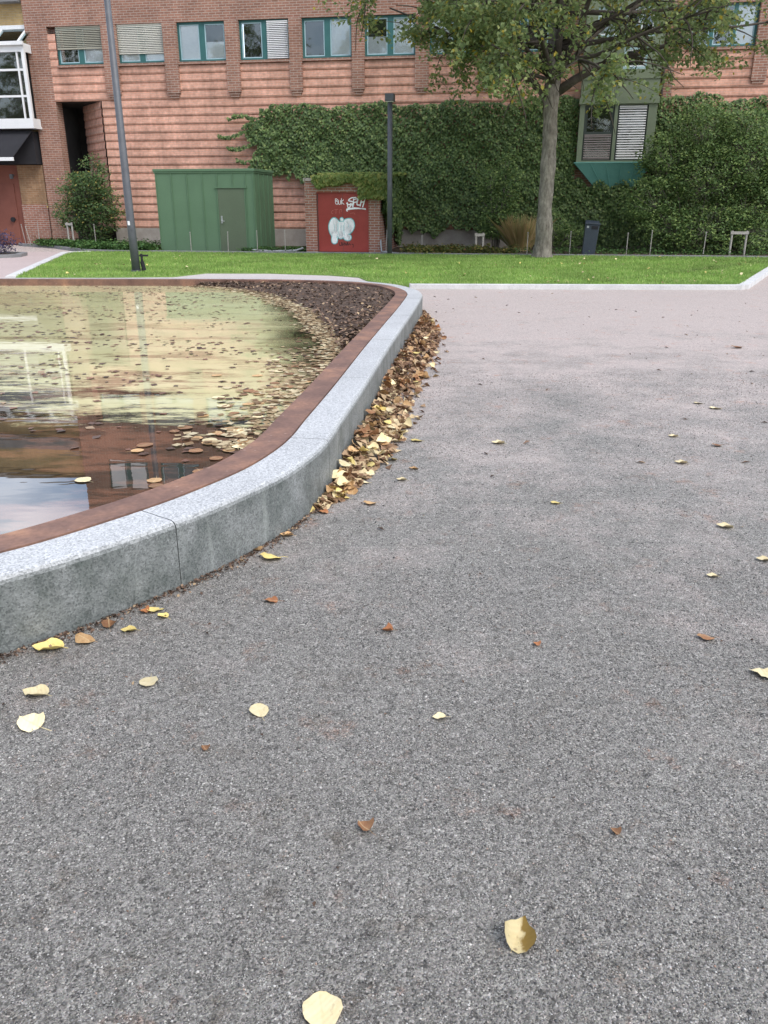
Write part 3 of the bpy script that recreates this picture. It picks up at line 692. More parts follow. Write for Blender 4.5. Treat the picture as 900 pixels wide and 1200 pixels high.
# ------------------------------------------------------------------ neighbouring building at far left
nb_ = thing('corner_building', 'pale yellow brick building with white glazed bay above a black awning', 'building', tuple(W(-9.25, 0)), FROT)
def nbox(name, m, x0, x1, v0, v1, z0, z1, par=None): return MB().box(x0, x1, -v1, -v0, z0, z1).build(name, m, par or nb_)
nw = MB(); nw.box(-12, -.02, .25, .8, 2.9, 10); nw.build('brick_wall', M['yellow_brick'], nb_)
nbox('coping', M['concrete'], -12.1, 0, -.9, -.15, 10, 10.15)
nbox('roof_edge', M['grey_stone'], -12, -.03, -.25, .1, 8.25, 8.75)
nbox('ground_wall', M['terracotta'], -12, -1.1, -.6, -.12, -.05, 2.9)
nbox('brick_panel', M['ochre_brick'], -1.08, -.02, -.5, -.06, 1.5, 2.9); nbox('brick_panel', M['old_brick'], -1.08, -.02, -.5, -.02, -.05, 1.5)
nbox('door', M['terracotta'], -2.9, -1.35, -.14, -.085, .05, 2.25)
h_ = MB(); h_.tube([(-1.55, .07, .95), (-1.55, .0, .95)], .09, 12); h_.build('door_knob', M['black_cloth'], nb_)
lb = MB(); lb.tube([(-1.25, .05, 2.55), (-1.25, -.12, 2.55)], .03, 8); lb.tube([(-1.25, -.12, 2.58), (-1.25, -.12, 2.42)], .07, 10); lb.build('wall_lamp', M['dark_metal'], nb_)
# white glazed bay
gb = MB(); X0, X1 = -6.0, .0
X1 = .22
gb.box(X0, X1, -.55, -.45, 4.12, 4.45); gb.box(X0, X1, -.55, -.45, 6.6, 6.85)
for z in (5.15, 6.0): gb.box(X0, X1-.1, -.52, -.47, z, z+.07)
for x in (-6.0, -4.6, -3.1, -1.6): gb.box(x, x+.09, -.535, -.46, 4.45, 6.6)
gb.box(X1-.12, X1, -.55, -.45, 4.45, 6.6); gb.box(X1-.34, X1-.28, -.53, -.47, 4.45, 6.6)
gb.box(X0, X1, -.45, .25, 4.12, 4.2)
gb.box(X1-.06, X1, -.45, -.05, 4.2, 4.45); gb.box(X1-.06, X1, -.45, -.05, 6.6, 6.85)
gbo = gb.build('glazed_bay', M['white_paint'], nb_)
MB().add([(X0, -.502, 4.45), (X1-.12, -.502, 4.45), (X1-.12, -.502, 6.6), (X0, -.502, 6.6)], [(0, 1, 2, 3)]).build('pane', M['glass'], gbo)
MB().box(X0, X1-.02, -.44, .24, 6.84, 6.88).build('bay_ceiling', M['white_paint'], gbo)
MB().box(X0, X1-.1, .1, .24, 4.2, 6.8).build('room', M['dark_room'], gbo)
sl = MB(); sl.add([(X0, -.6, 6.87), (X1+.02, -.6, 6.87), (X1+.02, .2, 7.45), (X0, .2, 7.45)], [(0, 1, 2, 3)]); sl.add([(X0, -.6, 6.85), (X1+.02, -.6, 6.85), (X1+.02, .2, 7.43), (X0, .2, 7.43)], [(3, 2, 1, 0)]); sl.build('glass_roof', M['glass'], gbo)
sb = MB()
for x in (-5, -4, -3, -2, -1, -.02): sb.add([(x, -.61, 6.87), (x+.07, -.61, 6.87), (x+.07, .2, 7.47), (x, .2, 7.47), (x, -.61, 6.83), (x+.07, -.61, 6.83), (x+.07, .2, 7.43), (x, .2, 7.43)], [(0, 1, 2, 3), (7, 6, 5, 4), (0, 4, 5, 1), (1, 5, 6, 2), (3, 2, 6, 7), (0, 3, 7, 4)])
sb.box(X0, X1+.02, .16, .24, 7.43, 7.56); sb.box(X0, X1+.04, -.66, -.56, 6.8, 6.92); sb.build('glazing_bar', M['white_paint'], gbo)
a_ = MB(); a_.add([(-6, -.3, 4.08), (-.02, -.3, 4.08), (-.30, -1.35, 3.12), (-6, -1.35, 3.12), (-6, -.3, 4.05), (-.02, -.3, 4.05), (-.30, -1.35, 3.09), (-6, -1.35, 3.09)], [(0, 3, 2, 1), (4, 5, 6, 7), (0, 1, 5, 4), (1, 2, 6, 5), (2, 3, 7, 6)])
aw = a_.build('awning', M['black_cloth'], nb_)
MB().box(-6, -.28, -1.38, -1.33, 2.99, 3.11).build('front_bar', M['white_paint'], aw)
MB().box(-6, -.03, -.30, .2, 2.92, 4.04).build('shutter_box', M['black_cloth'], aw)

# ------------------------------------------------------------------ green shed
sh = thing('utility_shed', 'green sheet metal utility shed with raised seams and a flat roof', 'shed', tuple(W(-3.0, 3.95)), FROT)
SW, SD, SH = 3.32, 2.05, 2.50
s = MB(); s.box(0, SW, 0, SD, 0.03, SH); s.build('wall', M['shed_green'], sh)
s = MB(); s.box(-.05, SW+.05, -.05, SD+.05, SH, SH+.08); s.box(-.03, SW+.03, -.03, SD+.03, SH-.05, SH-.002); s.build('roof', M['shed_green'], sh, bevel=.01)
se = MB()
for x in (.02, .55, 1.08, 1.60, 2.10, 2.62, 3.05, 3.30):
    z1 = SH-.05; zA = .03
    if 2.0 < x < 3.03: zA = 2.04
    se.box(x-.012, x+.012, -.028, -.001, zA, z1)
for y in (.03, .5, 1.0, 1.5, 2.0): se.box(SW+.001, SW+.028, y-.012, y+.012, .03, SH-.05)
se.build('seam', M['shed_green'], sh)
dr = MB().box(2.11, 2.99, -.03, -.002, .07, 1.99).build('door', M['shed_door'], sh)
fr = MB(); fr.box(2.02, 3.08, -.06, -.002, 2.0, 2.045); fr.box(2.075, 2.105, -.035, -.002, .05, 2.0); fr.box(2.995, 3.025, -.035, -.002, .05, 2.0); fr.build('door_frame', M['shed_green'], sh)
hd = MB(); hd.box(2.17, 2.22, -.045, -.031, .93, 1.16); hd.tube([(2.195, -.04, 1.0), (2.195, -.09, 1.0), (2.30, -.09, 1.0)], .013, 8); hd.tube([(2.195, -.03, 1.12), (2.195, -.055, 1.12)], .022, 10); hd.build('handle', M['pale_metal'], dr)
MB().box(-.04, SW+.04, -.04, SD, -.02, .03).build('base', M['grey_stone'], sh)

# ------------------------------------------------------------------ brick surround with the red graffiti door
du0 = 1.985; rd = thing('door_housing', 'low brick housing with a red metal door covered in graffiti', 'brick housing', tuple(W(du0, 3.95)), FROT)
DW = 2.43; d0, d1 = .37, 2.06; DT = 1.84
s = MB(); s.box(0, d0, 0, 3.9, -.02, 2.2); s.box(d1, DW, 0, 3.9, -.02, 2.2); s.box(d0, d1, 0, .4, DT+.03, 2.2); s.build('brick_wall', M['old_brick'], rd)
MB().box(-.03, DW+.03, -.04, 3.9, 2.2, 2.29).build('coping', M['concrete'], rd)
MB().box(d0-.1, d1+.1, -.25, .02, -.02, .07).build('doorstep', M['pale_stone'], rd)
door = MB().box(d0, d1, .06, .10, .08, DT).build('door', M['red_door'], rd)
MB().box(d0, d1, .03, .12, DT, DT+.03).build('lintel', M['red_door'], rd)
sm = MB(); sm.box((d0+d1)/2-.004, (d0+d1)/2+.004, .0585, .06, .09, DT-.01); sm.box(d0+.02, d0+.04, .05, .06, .09, DT-.01); sm.build('door_seam', M['dark_frame'], door)
# graffiti: strokes sampled from the photograph's door (origin top left, 1 unit = door width)
def gpt(zx, zy): return (d0 + (zx-85)/(640-85)*(d1-d0), DT - (zy-155)/(790-155)*(DT-.08))
layer = [0]
def stroke(mb, pts, wd, smooth_=True):
    P = [Vector(gpt(*p)) for p in pts]
    if smooth_ and len(P) > 2: P = [Vector(q) for q in catmull([tuple(p) for p in P], .02)]
    layer[0] += 1; y = .0575 - .00004*layer[0]
    r = wd/2
    for i, p in enumerate(P):                     # round dabs
        y2 = y - .000002*i
        mb.add([(p.x + r*math.cos(k*math.pi/5), y2, p.y + r*math.sin(k*math.pi/5)) for k in range(10)], [tuple(range(10))])
    for i in range(len(P)-1):
        t = P[i+1]-P[i]
        if t.length < 1e-6: continue
        t.normalize(); nn = Vector((-t.y, t.x))*r; y3 = y - .0000011*(i+1) - .00002
        q = [P[i]+nn, P[i]-nn, P[i+1]-nn, P[i+1]+nn]; mb.add([(k.x, y3, k.y) for k in q], [(0, 1, 2, 3)])
blob = {
 'left': [(268, 455), (245, 500), (250, 560), (275, 600), (295, 540), (290, 480), (268, 455)],
 'ltail': [(275, 590), (270, 640), (268, 668)],
 'mid': [(330, 490), (330, 560), (335, 615), (355, 560), (355, 490)],
 'dot': [(350, 436), (351, 440)],
 'right': [(400, 470), (440, 465), (448, 510), (420, 555), (400, 540), (400, 480)],
 'rfoot': [(385, 560), (395, 625), (418, 632)]}
wide = dict(left=.19, ltail=.17, mid=.16, dot=.085, right=.19, rfoot=.17)
gh = MB()
for k, pts in blob.items(): stroke(gh, pts, wide[k]+.07)
gh.build('graffiti', M['spray_teal'], door)
gh = MB()
for k, pts in blob.items(): stroke(gh, pts, wide[k]+.045)
gh.build('graffiti', M['spray_cyan'], door)
gw = MB()
for k, pts in blob.items(): stroke(gw, pts, wide[k])
gw.build('graffiti', M['spray_white'], door)
gt = MB()
for pts in ([(268, 490), (272, 530), (262, 560)], [(315, 470), (310, 560), (322, 620)], [(345, 500), (342, 550)], [(378, 470), (372, 560), (380, 610)], [(425, 490), (418, 520)], [(300, 600), (290, 640)], [(300, 480), (302, 560)], [(365, 500), (362, 600)]): stroke(gt, pts, .013)
gt.build('graffiti', M['spray_cyan'], door)
gw = MB()
for pts in ([(285, 215), (288, 265), (310, 270), (312, 245), (290, 238), (310, 225), (292, 212)], [(318, 228), (320, 268), (338, 270), (340, 232)], [(350, 210), (352, 272)], [(372, 225), (352, 248), (378, 272)]): stroke(gw, pts, .018)
gw.build('graffiti', M['spray_white'], door)
gw = MB()
# the large tag: S P C H, double outlined, with a swash below
for pts in ([(505, 200), (455, 205), (425, 232), (470, 245), (478, 265), (430, 275), (405, 262)], [(412, 255), (420, 310), (440, 300), (450, 262), (470, 300), (480, 262)],
            [(480, 215), (470, 285)], [(482, 222), (520, 215), (512, 245), (478, 252)], [(555, 205), (525, 225), (515, 275), (545, 280)], [(565, 205), (548, 290)], [(602, 208), (575, 300)], [(556, 250), (592, 245)],
            [(410, 345), (405, 325), (480, 312), (560, 318), (605, 325)], [(410, 330), (500, 318), (600, 320)]): stroke(gw, pts, .034)
gw.build('graffiti', M['spray_white'], door)
gb_ = MB()
for pts in ([(320, 690), (322, 720), (345, 715), (340, 685)], [(350, 690), (355, 720), (375, 690), (378, 718)], [(385, 695), (395, 718), (405, 690)], [(410, 685), (412, 718), (430, 700), (440, 715)], [(455, 705), (470, 712), (466, 740)]): stroke(gb_, pts, .024)
gb_.build('graffiti', M['spray_black'], door)
gf = MB()
for pts in ([(262, 335), (242, 352), (245, 372), (258, 372)], [(275, 330), (312, 326)], [(292, 330), (288, 372)], [(330, 370), (332, 330), (352, 332), (350, 350)], [(440, 370), (480, 365), (492, 380)]): stroke(gf, pts, .016)
gf.build('graffiti', M['spray_faint'], door)

# ------------------------------------------------------------------ ivy
def ivy_cloud(name, u0, u1, z0, z1, dens, keep, vfun, m, root, label, size=(.075, .125)):
    n = int((u1-u0)*(z1-z0)*dens); u = rng.uniform(u0, u1, n); z = rng.uniform(z0, z1, n); k = keep(u, z); u, z = u[k], z[k]; n = len(u)
    v = vfun(u, z) + rng.uniform(0, .10, n)
    P = np.c_[u-root[0], -(v-root[1]), z]
    N = np.c_[rng.normal(0, .35, n), -1 + rng.normal(0, .2, n), rng.normal(.6, .25, n)]; T = np.c_[rng.normal(0, .45, n), -.25*np.ones(n), -1*np.ones(n)]
    o = leaves(name, P, N, T, rng.uniform(*size, n), m, None, tuple(W(*root)), FROT, aspect=.85, fold=.12)
    tag(o, label, 'ivy'); return o
def wob(x, s, a): return a*(np.sin(x*s) + .6*np.sin(x*s*2.3+1) + .4*np.sin(x*s*5.1+2))
def keepL(u, z):
    top = 4.72 + wob(u, 2.2, .06) + np.clip((u-8)*.05, 0, .2); left = -1.0 + wob(z, 2.5, .2) + np.clip((z-3.9)*.9, 0, 2)
    left = np.where(z < 2.6, 1.4 + wob(z, 4, .2) - np.clip((z-2.0)*3.0, 0, 3.2), left)
    bot = .62 + wob(u, 3.1, .14); bot = np.where(u < 4.3, 2.15 + wob(u, 5, .1), bot)
    bot = np.where((u < 1.6), 2.3 + wob(u, 4, .25), bot)
    bot = np.where(u > 8.7, .15, bot)
    k = (z < top) & (u > left) & (z > bot)
    k &= ~((u > 10.47) & (z > 2.2 + .15*np.sin(u*9)) )
    # long runners reaching over the pink wall
    for zz, l in ((4.35, -1.7), (3.85, -2.1), (3.45, -1.8), (3.0, -1.5), (4.0, -1.2)):
        k |= (np.abs(z - zz - .09*np.sin(u*4+zz*3) - .05*(u+1)) < .06) & (u > l) & (u < 0)
    return k
vL = lambda u, z: .10 + .07*(noise2(u, z, 1.6)+1) + .04*(noise2(u, z, 5)+1)
ivy_cloud('ivy', -2.3, 13.0, .1, 5.1, 880, keepL, vL, M['ivy_leaf'], (4, 0), 'dense dark green ivy covering the pink wall between shed and green bay')
def keepR(u, z): return (z < 4.75 + wob(u, 1.9, .1)) & (z > .1) & (u > 13.0 + wob(z, 2.4, .12))
ivy_cloud('ivy', 12.8, 19.5, .1, 5.2, 640, keepR, vL, M['ivy_leaf'], (15, 0), 'dark green ivy on the wall right of the green bay, behind the large shrub')
# paler ivy spilling over the red-door housing: top sheet and a fringe over the front
n = 5200; u = rng.uniform(1.7, 4.75, n); q = rng.uniform(0, 1, n)
fr_len = .12 + .24*np.clip(noise2(u, u*0, 3)*.5+.6, 0, 1) + np.where(u > 3.75, .35, 0) + np.where(u < 2.35, -.1, 0); roof = q < .45
v = np.where(roof, rng.uniform(.3, 4.1, n), 4.02 + rng.uniform(0, .12, n)); z = np.where(roof, 2.33 + rng.uniform(0, .07, n) + .10*(4.1-v)/3, 2.34 - rng.uniform(0, 1, n)*fr_len)
k = (u > 2.25 + .2*rng.random(n)) ; u, v, z, roof = u[k], v[k], z[k], roof[k]; n = len(u)
N = np.c_[rng.normal(0, .4, n), np.where(roof, -.4, -1) + rng.normal(0, .2, n), np.where(roof, 1, .5) + rng.normal(0, .2, n)]; T = np.c_[rng.normal(-.3, .5, n), -.5*np.ones(n), np.where(roof, -.2, -1)]
o = leaves('ivy', np.c_[u-3.2, -(v-4), z], N, T, rng.uniform(.10, .19, n), M['ivy_light'], None, tuple(W(3.2, 4)), FROT, aspect=.7)
tag(o, 'yellowish ivy hanging over the top of the red graffiti door', 'ivy')
n = 2600; v = rng.uniform(.2, 3.9, n); z = 2.5 - rng.random(n)**.8*(1.2+.7*np.sin(v*1.7)**2+.6*(3.9-v)/3.9); k = z > .1; v, z = v[k], z[k]; n = len(v)
o2 = leaves('ivy', np.c_[4.46+rng.uniform(0, .14, n)-3.2, -(v-4), z], np.c_[np.ones(n), rng.normal(-.3, .4, n), rng.normal(.4, .3, n)], np.c_[rng.normal(0, .4, (n, 2)), -np.ones(n)], rng.uniform(.10, .17, n), M['ivy_leaf'], None, tuple(W(3.2, 4)), FROT, aspect=.8)
tag(o2, 'dark ivy down the right side of the brick housing, behind the short lamp post', 'ivy')
st = MB()
for uu, l in ((4.35, .9), (2.05, .6)):
    pts = [(uu-3.2, -.06, 2.3)]
    for k in range(6): pts.append((pts[-1][0] + random.uniform(-.05, .1), -.06, pts[-1][2]-l/6))
    st.tube(pts, .012, 5)
st.build('stem', M['bark'], o)

# ------------------------------------------------------------------ trees and shrubs
def limb(start, d_, length, r0, r1, n=7, wander=.18, up=.05):
    p = Vector(start); d_ = Vector(d_).normalized(); pts = [p.copy()]
    for i in range(n):
        d_ = (d_ + Vector((random.gauss(0, wander), random.gauss(0, wander), random.gauss(up, wander*.7)))).normalized(); p = p + d_*(length/n); pts.append(p.copy())
    return pts, [r0 + (r1-r0)*(i/n)**.8 for i in range(n+1)]
def make_tree(loc, label, seed=3, leafn=62, rot=0):
    random.seed(seed); t = thing('park_tree', label, 'tree', loc, rot)
    tk = MB(); lb = MB()
    tp = [(0, 0, -.05), (.0, 0, .12), (.01, 0, .5), (-.03, 0, 1.4), (.0, .02, 2.4), (.0, 0, 3.4), (-.03, 0, 4.1), (.0, .05, 4.6), (.0, .1, 5.6), (.1, .2, 7.0), (0, .1, 8.6), (.1, .1, 10.4)]
    tr = [.33, .27, .235, .215, .205, .20, .205, .215, .19, .16, .11, .04]
    q_ = resamp([p[:2] + (p[2],) if False else p for p in tp], 60) if False else None
    zz = [p[2] for p in tp]; zs = np.linspace(-.05, 10.4, 110); fx = np.interp(zs, zz, [p[0] for p in tp]); fy = np.interp(zs, zz, [p[1] for p in tp]); fr_ = np.interp(zs, zz, tr)
    tk.tube([(a_, b_, c_) for a_, b_, c_ in zip(fx, fy, zs)], [r_*(1+.05*math.sin(z_*3.1)+.04*math.sin(z_*7.7+1)+random.gauss(0, .015)) for r_, z_ in zip(fr_, zs)], 20)
    tk.v = [(x_*(1+.07*math.sin(math.atan2(y_, x_)*3+z_*1.3)+random.gauss(0, .012)), y_*(1+.07*math.sin(math.atan2(y_, x_)*4+z_*.9)+random.gauss(0, .012)), z_) for x_, y_, z_ in tk.v]
    tips = []
    # main limbs: start height, direction, length, radius
    spec = [(4.1, (-1, .1, .75), 4.2, .12), (4.3, (1, -.15, .72), 5.2, .14), (4.6, (.5, -.7, .9), 4.6, .11), (4.5, (-.55, -.75, .7), 4.4, .10), (4.8, (-.3, .9, .7), 4.6, .11), (4.7, (.7, .7, .75), 4.8, .11),
            (5.3, (-1, -.3, .35), 4.8, .09), (5.5, (1, .25, .3), 5.4, .09), (5.9, (-.2, -1, .4), 4.6, .09), (6.2, (.2, 1, .5), 4.4, .09), (6.6, (-.9, .5, .5), 4.2, .08), (6.9, (.9, -.5, .5), 4.4, .08),
            (7.6, (-.6, -.6, .7), 3.6, .07), (7.9, (.6, .5, .8), 3.4, .07), (8.6, (-.3, .7, 1), 2.8, .06), (8.9, (.5, -.4, 1), 2.6, .06), (4.7, (-1, -.25, .28), 5.4, .09), (4.6, (-.9, -.6, .02), 4.2, .06), (5.4, (-1, .0, .22), 5.9, .08), (5.0, (.35, -.25, 1.3), 4.6, .12), (5.0, (.9, -.6, .2), 4.6, .07), (4.9, (-.8, -.6, .15), 4.4, .07), (5.1, (.3, -1, .1), 3.6, .06), (5.4, (1, -.1, .16), 6.2, .08), (5.6, (1, -.4, .05), 5.8, .07), (6.2, (1, .1, .12), 6.4, .08), (5.2, (-.95, .4, .1), 4.8, .07)]
    for z, d_, ln, r in spec:
        st_ = Vector((.03, .03, z)); pts, rad = limb(st_, d_, ln, r, .02, 8, .11, .02); lb.tube(pts, rad, 7)
        for j in range(10):
            k = random.randint(2, 8); b = pts[k]; base_d = (pts[k]-pts[max(k-2, 0)]).normalized()
            sd_ = (base_d*.7 + Vector((random.gauss(0, .8), random.gauss(0, .8), random.gauss(-.08, .45)))).normalized()
            bp, br = limb(b, sd_, random.uniform(.9, 2.0), .03, .008, 5, .2, -.08); lb.tube(bp, br, 5)
            for m_ in range(5):
                kk = random.randint(1, 5); tdn = (bp[kk]-bp[kk-1]).normalized()
                td = (tdn*.5 + Vector((random.gauss(0, .8), random.gauss(0, .8), random.gauss(-.25, .45)))).normalized()
                q, qr = limb(bp[kk], td, random.uniform(.4, .9), .009, .004, 3, .2, -.12)
                c_ = (q[0]+q[3])/2; low = min(p_.z for p_ in q); hr = math.hypot(c_.x, c_.y); dice = random.random()
                if low < 3.3 or low < float(np.interp(c_.x, [-6.5, -5.2, -3.6, -2.6, -1.8, 1, 4, 7], [5.8, 5.5, 4.85, 4.2, 3.6, 3.6, 4.4, 4.8])) - .1: continue
                if hr < 2.2 and c_.z < 6.6 and dice < .84: continue
                if c_.x > .8 and c_.z < 6.9 and dice < (.72 if c_.x < 3.4 else .15): continue
                if random.random() < .1: continue
                lb.tube(q, qr, 3, False); tips.append(q)
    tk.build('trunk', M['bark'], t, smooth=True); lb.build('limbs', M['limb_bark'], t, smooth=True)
    P = []; D = []
    for q in tips:
        for k in range(leafn):
            i = random.randint(0, 2); f = random.random(); p = q[i].lerp(q[i+1], f) + Vector((random.gauss(0, .12), random.gauss(0, .12), random.gauss(-.05, .10)))
            P.append(p); D.append((q[i+1]-q[i]))
    P = np.array(P); D = np.array(D); n = len(P)
    N = np.c_[rng.normal(0, .55, n), rng.normal(0, .55, n), np.abs(rng.normal(.7, .4, n))]; T = D/np.linalg.norm(D, axis=1, keepdims=True)*.4 + np.c_[rng.normal(0, .5, (n, 2)), rng.normal(-.6, .3, n)]
    leaves('crown', P, N, T, rng.uniform(.085, .15, n), M['tree_leaf'], t, aspect=.72, fold=.1)
    return t
tb = W(9.5, 5.43)
tree_ = make_tree((tb.x, tb.y, .05), 'tall broadleaf tree with grey trunk and yellowing leaves on the back of the lawn', 3, 54)

def copy_tree(o, parent=None):
    c = o.copy(); C.objects.link(c)
    if parent: c.parent = parent
    for ch in o.children: copy_tree(ch, c)
    return c
for x, y, sc, rz, lb_ in ((-2, -27, 1.75, 1.0, 'tall tree across the square, mirrored in the windows of the green bay'), (-19, -25, 1.7, 2.4, 'tall tree across the square, mirrored in the windows over the ivy'), (-34, -26, 1.65, 4, 'tall tree across the square, mirrored in the middle row windows'), (-52, -21, 1.75, 5, 'tall tree across the square, mirrored in the leftmost windows')):
    c = copy_tree(tree_); c.location = (x, y, 0); c.rotation_euler = (0, 0, rz); c.scale = (sc, sc, sc); c['label'] = lb_
def make_shrub(name, u, v, blobs, nl, size, m, label, cat, stems=6, droop=-.3, hgt=None):
    """blobs: (du, dv, z, ru, rv, rz)"""
    t = thing(name, label, cat, tuple(W(u, v, .05)), FROT); st = MB()
    tot = sum(b[3]*b[4]*b[5] for b in blobs)
    Ps = []
    for b in blobs:
        n = int(nl*b[3]*b[4]*b[5]/tot); ncl = max(8, n//26); c = unit(ncl)*rng.uniform(.55, 1.0, (ncl, 1))**.5
        c = c*np.array([b[3], b[4], b[5]]) + np.array([b[0], -b[1], b[2]])
        q = np.repeat(c, 26, 0) + rng.normal(0, .12, (ncl*26, 3))*np.array([1.2, 1.2, .6]); Ps.append(q)
        st.tube([(b[0]*.25, -b[1]*.25, 0), (b[0]*.6, -b[1]*.6, b[2]*.55), (b[0], -b[1], b[2])], [.035, .025, .01], 6)
        for i in range(0, ncl, 3):
            st.tube([(b[0]*.8, -b[1]*.8, b[2]*.8), tuple(c[i])], [.012, .004], 4, False)
    P = np.concatenate(Ps); P = P[P[:, 2] > .05]; n = len(P)
    N = np.c_[rng.normal(0, .5, (n, 2)), np.abs(rng.normal(.7, .35, n))]; N[:, 1] -= .3
    T = np.c_[rng.normal(0, .8, (n, 2)), rng.normal(droop, .3, n)]
    leaves('foliage', P, N, T, rng.uniform(*size, n), m, t, aspect=.5, fold=.1)
    st.build('stem', M['bark'], t, smooth=True); return t
make_shrub('shrub', 14.3, 2.1, [(-1.6, .4, 1.6, .75, .7, .7), (-1.0, 0, 2.9, .9, .8, .7), (-.1, -.2, 3.7, .9, .8, .7), (.2, .3, 2.3, 1.1, .9, .9), (1.3, .2, 2.7, 1.1, .9, .9), (1.7, .3, 1.4, .9, .8, .6), (2.6, 0, 2.2, 1., .9, 1.2), (-1.4, .2, 2.4, .5, .6, .5), (1.2, 0, 3.7, .9, .7, .5), (-.9, .5, .8, .9, .6, .7), (.3, .6, .7, 1.1, .6, .7), (1.7, .6, .7, 1.0, .6, .6)], 34000, (.07, .125), M['shrub_leaf'], 'large spreading green shrub between the green bay and the right edge', 'shrub')
make_shrub('shrub', 7.95, 1.4, [(0, 0, 1.5, .65, .5, .7), (-.25, 0, 2.2, .4, .4, .5), (.4, .1, 2.1, .45, .4, .5), (.1, .2, .9, .6, .5, .5), (.3, 0, 2.7, .25, .25, .35)], 4200, (.07, .13), M['shrub_leaf'], 'slender young green shrub in front of the ivy left of the tree trunk', 'shrub')
make_shrub('shrub', -6.85, 1.1, [(0, 0, 1.0, .95, .6, .8), (-.2, .1, 1.9, .75, .5, .65), (.15, 0, 2.6, .5, .4, .5), (-.6, .3, 1.2, .6, .5, .6), (.6, .1, 1.4, .6, .5, .65), (.2, .2, 2.0, .6, .5, .5)], 9500, (.07, .12), M['bush_leaf'], 'green shrub with a few yellow leaves beside the dark wall recess', 'shrub')
make_shrub('shrub', 9.9, 1.2, [(0, 0, .7, .55, .4, .5), (.5, 0, .5, .5, .4, .35)], 1500, (.06, .11), M['shrub_leaf'], 'low green shrub behind the tree trunk, left of the litter bin', 'shrub')
p0 = W(-11.1, 5.2)
ps = make_shrub('purple_plant', -7.35, 6.5, [(0, 0, .32, .55, .5, .34), (-.4, 0, .42, .5, .5, .35)], 2200, (.05, .1), M['purple_leaf'], 'dark purple leafy plant at the left edge beside the pink path', 'plant')
# ornamental grass
og = thing('ornamental_grass', 'tuft of tall straw coloured ornamental grass left of the tree trunk', 'grass tuft', tuple(W(8.85, 2.0, .05)), FROT)
n = 750; a = rng.uniform(0, 2*np.pi, n); r0 = rng.uniform(0, .3, n); ln = rng.uniform(.4, 1.25, n); lean = np.abs(rng.normal(0, .42, n))
b0 = np.c_[r0*np.cos(a), r0*np.sin(a), np.zeros(n)]; tip = b0 + np.c_[np.cos(a)*lean*ln, np.sin(a)*lean*ln, ln]; side = np.c_[-np.sin(a), np.cos(a), np.zeros(n)]*.007
Vg = np.stack([b0-side, b0+side, (b0*.4+tip*.6)+side+np.array([0, 0, .1]), tip, (b0*.4+tip*.6)-side+np.array([0, 0, .1])], 1)
link('blades', np_mesh('blades', Vg.reshape(-1, 3), np.arange(n*5).reshape(-1, 5)), M['dry_grass'], og)
# ground cover in the beds
def cover(name, label, cat, spots, n, m, size, h=.18, kind=None):
    us, vs_, zs = [], [], []
    for (u0, v0, u1, v1, wd_) in spots:
        k = n//len(spots); t = rng.uniform(0, 1, k); us.append(u0+(u1-u0)*t + rng.normal(0, .1, k)); vs_.append(v0+(v1-v0)*t + rng.normal(0, wd_, k))
    u, v = np.concatenate(us), np.concatenate(vs_); n = len(u)
    z = .06 + rng.uniform(0, 1, n)*h*(.6+.5*noise2(u, v, 3)+.2)
    P = np.array([tuple(W(a_, b__, c_)) for a_, b__, c_ in zip(u, v, z)]); N = np.c_[rng.normal(0, .4, (n, 2)), np.ones(n)]; T = rng.normal(0, 1, (n, 3))
    o = leaves(name, P, N, T, rng.uniform(*size, n), m, aspect=.7); return o
o = cover('ground_cover', '', '', [(-9.2, 1.0, -7.0, 2.4, .15), (-7.0, 2.4, -5.4, 3.9, .2), (-5.4, 3.9, -3.1, 4.2, .16), (-8.2, .9, -3.2, 3.0, .5)], 9000, M['cover_leaf'], (.06, .12), .26); tag(o, kind='stuff')
o = cover('bedding_plants', '', '', [(5.2, 4.1, 8.6, 3.9, .25), (5.2, 3.6, 7.8, 3.3, .3)], 3600, M['flower_leaf'], (.06, .12), .24); tag(o, kind='stuff')
o = cover('weeds', '', '', [(8.4, 3.4, 17.5, 3.4, .5), (-0.2, 3.9, 1.9, 3.7, .2), (10, 2.4, 17, 2.0, .5)], 5200, M['cover_leaf'], (.04, .10), .16); tag(o, kind='stuff')
# edging of the bare patch around the housing
# ------------------------------------------------------------------ lamp posts
l1 = thing('lamp_post', 'tall dark grey tapered lamp post on the lawn behind the pond', 'lamp post', (-5.74, 19.75, .04), 0)
pl = MB(); pl.tube([(0, 0, -.05), (-.02, 0, 1.2), (-.04, 0, 7.2)], [.098, .09, .055], 16); pl.build('pole', M['dark_metal'], l1, smooth=True)
c_ = MB(); c_.tube([(0, 0, 0), (0, 0, .06)], .125, 16); c_.box(-.005, .085, -.108, -.095, .95, .955); c_.build('base_plate', M['dark_metal'], l1)
MB().box(-.062, -.012, -.1, -.075, 1.04, 1.13).build('sticker', M['white_paint'], l1)
hd_ = MB(); hd_.box(-.15, .35, -.12, .12, 7.2, 7.3); hd_.build('lamp_head', M['dark_metal'], l1, bevel=.02)
sp_ = MB(); sp_.box(.13, .17, -.03, .03, 0, .42); sp_.box(.10, .30, -.02, .02, .36, .40); sp_.tube([(.15, 0, .25), (.18, 0, .05)], .05, 8); sp_.build('spotlight', M['black_cloth'], l1)
lp = W(4.83, 4.62)
l2 = thing('lamp_post', 'shorter grey lamp post with square head beside the red graffiti door', 'lamp post', (lp.x, lp.y, .04), FROT)
pl = MB(); pl.tube([(0, 0, -.05), (0, 0, 4.3)], [.078, .074], 14); pl.build('pole', M['dark_metal'], l2, smooth=True)
MB().box(-.13, .13, -.16, .16, 4.3, 4.5).build('lamp_head', M['dark_metal'], l2, bevel=.012)
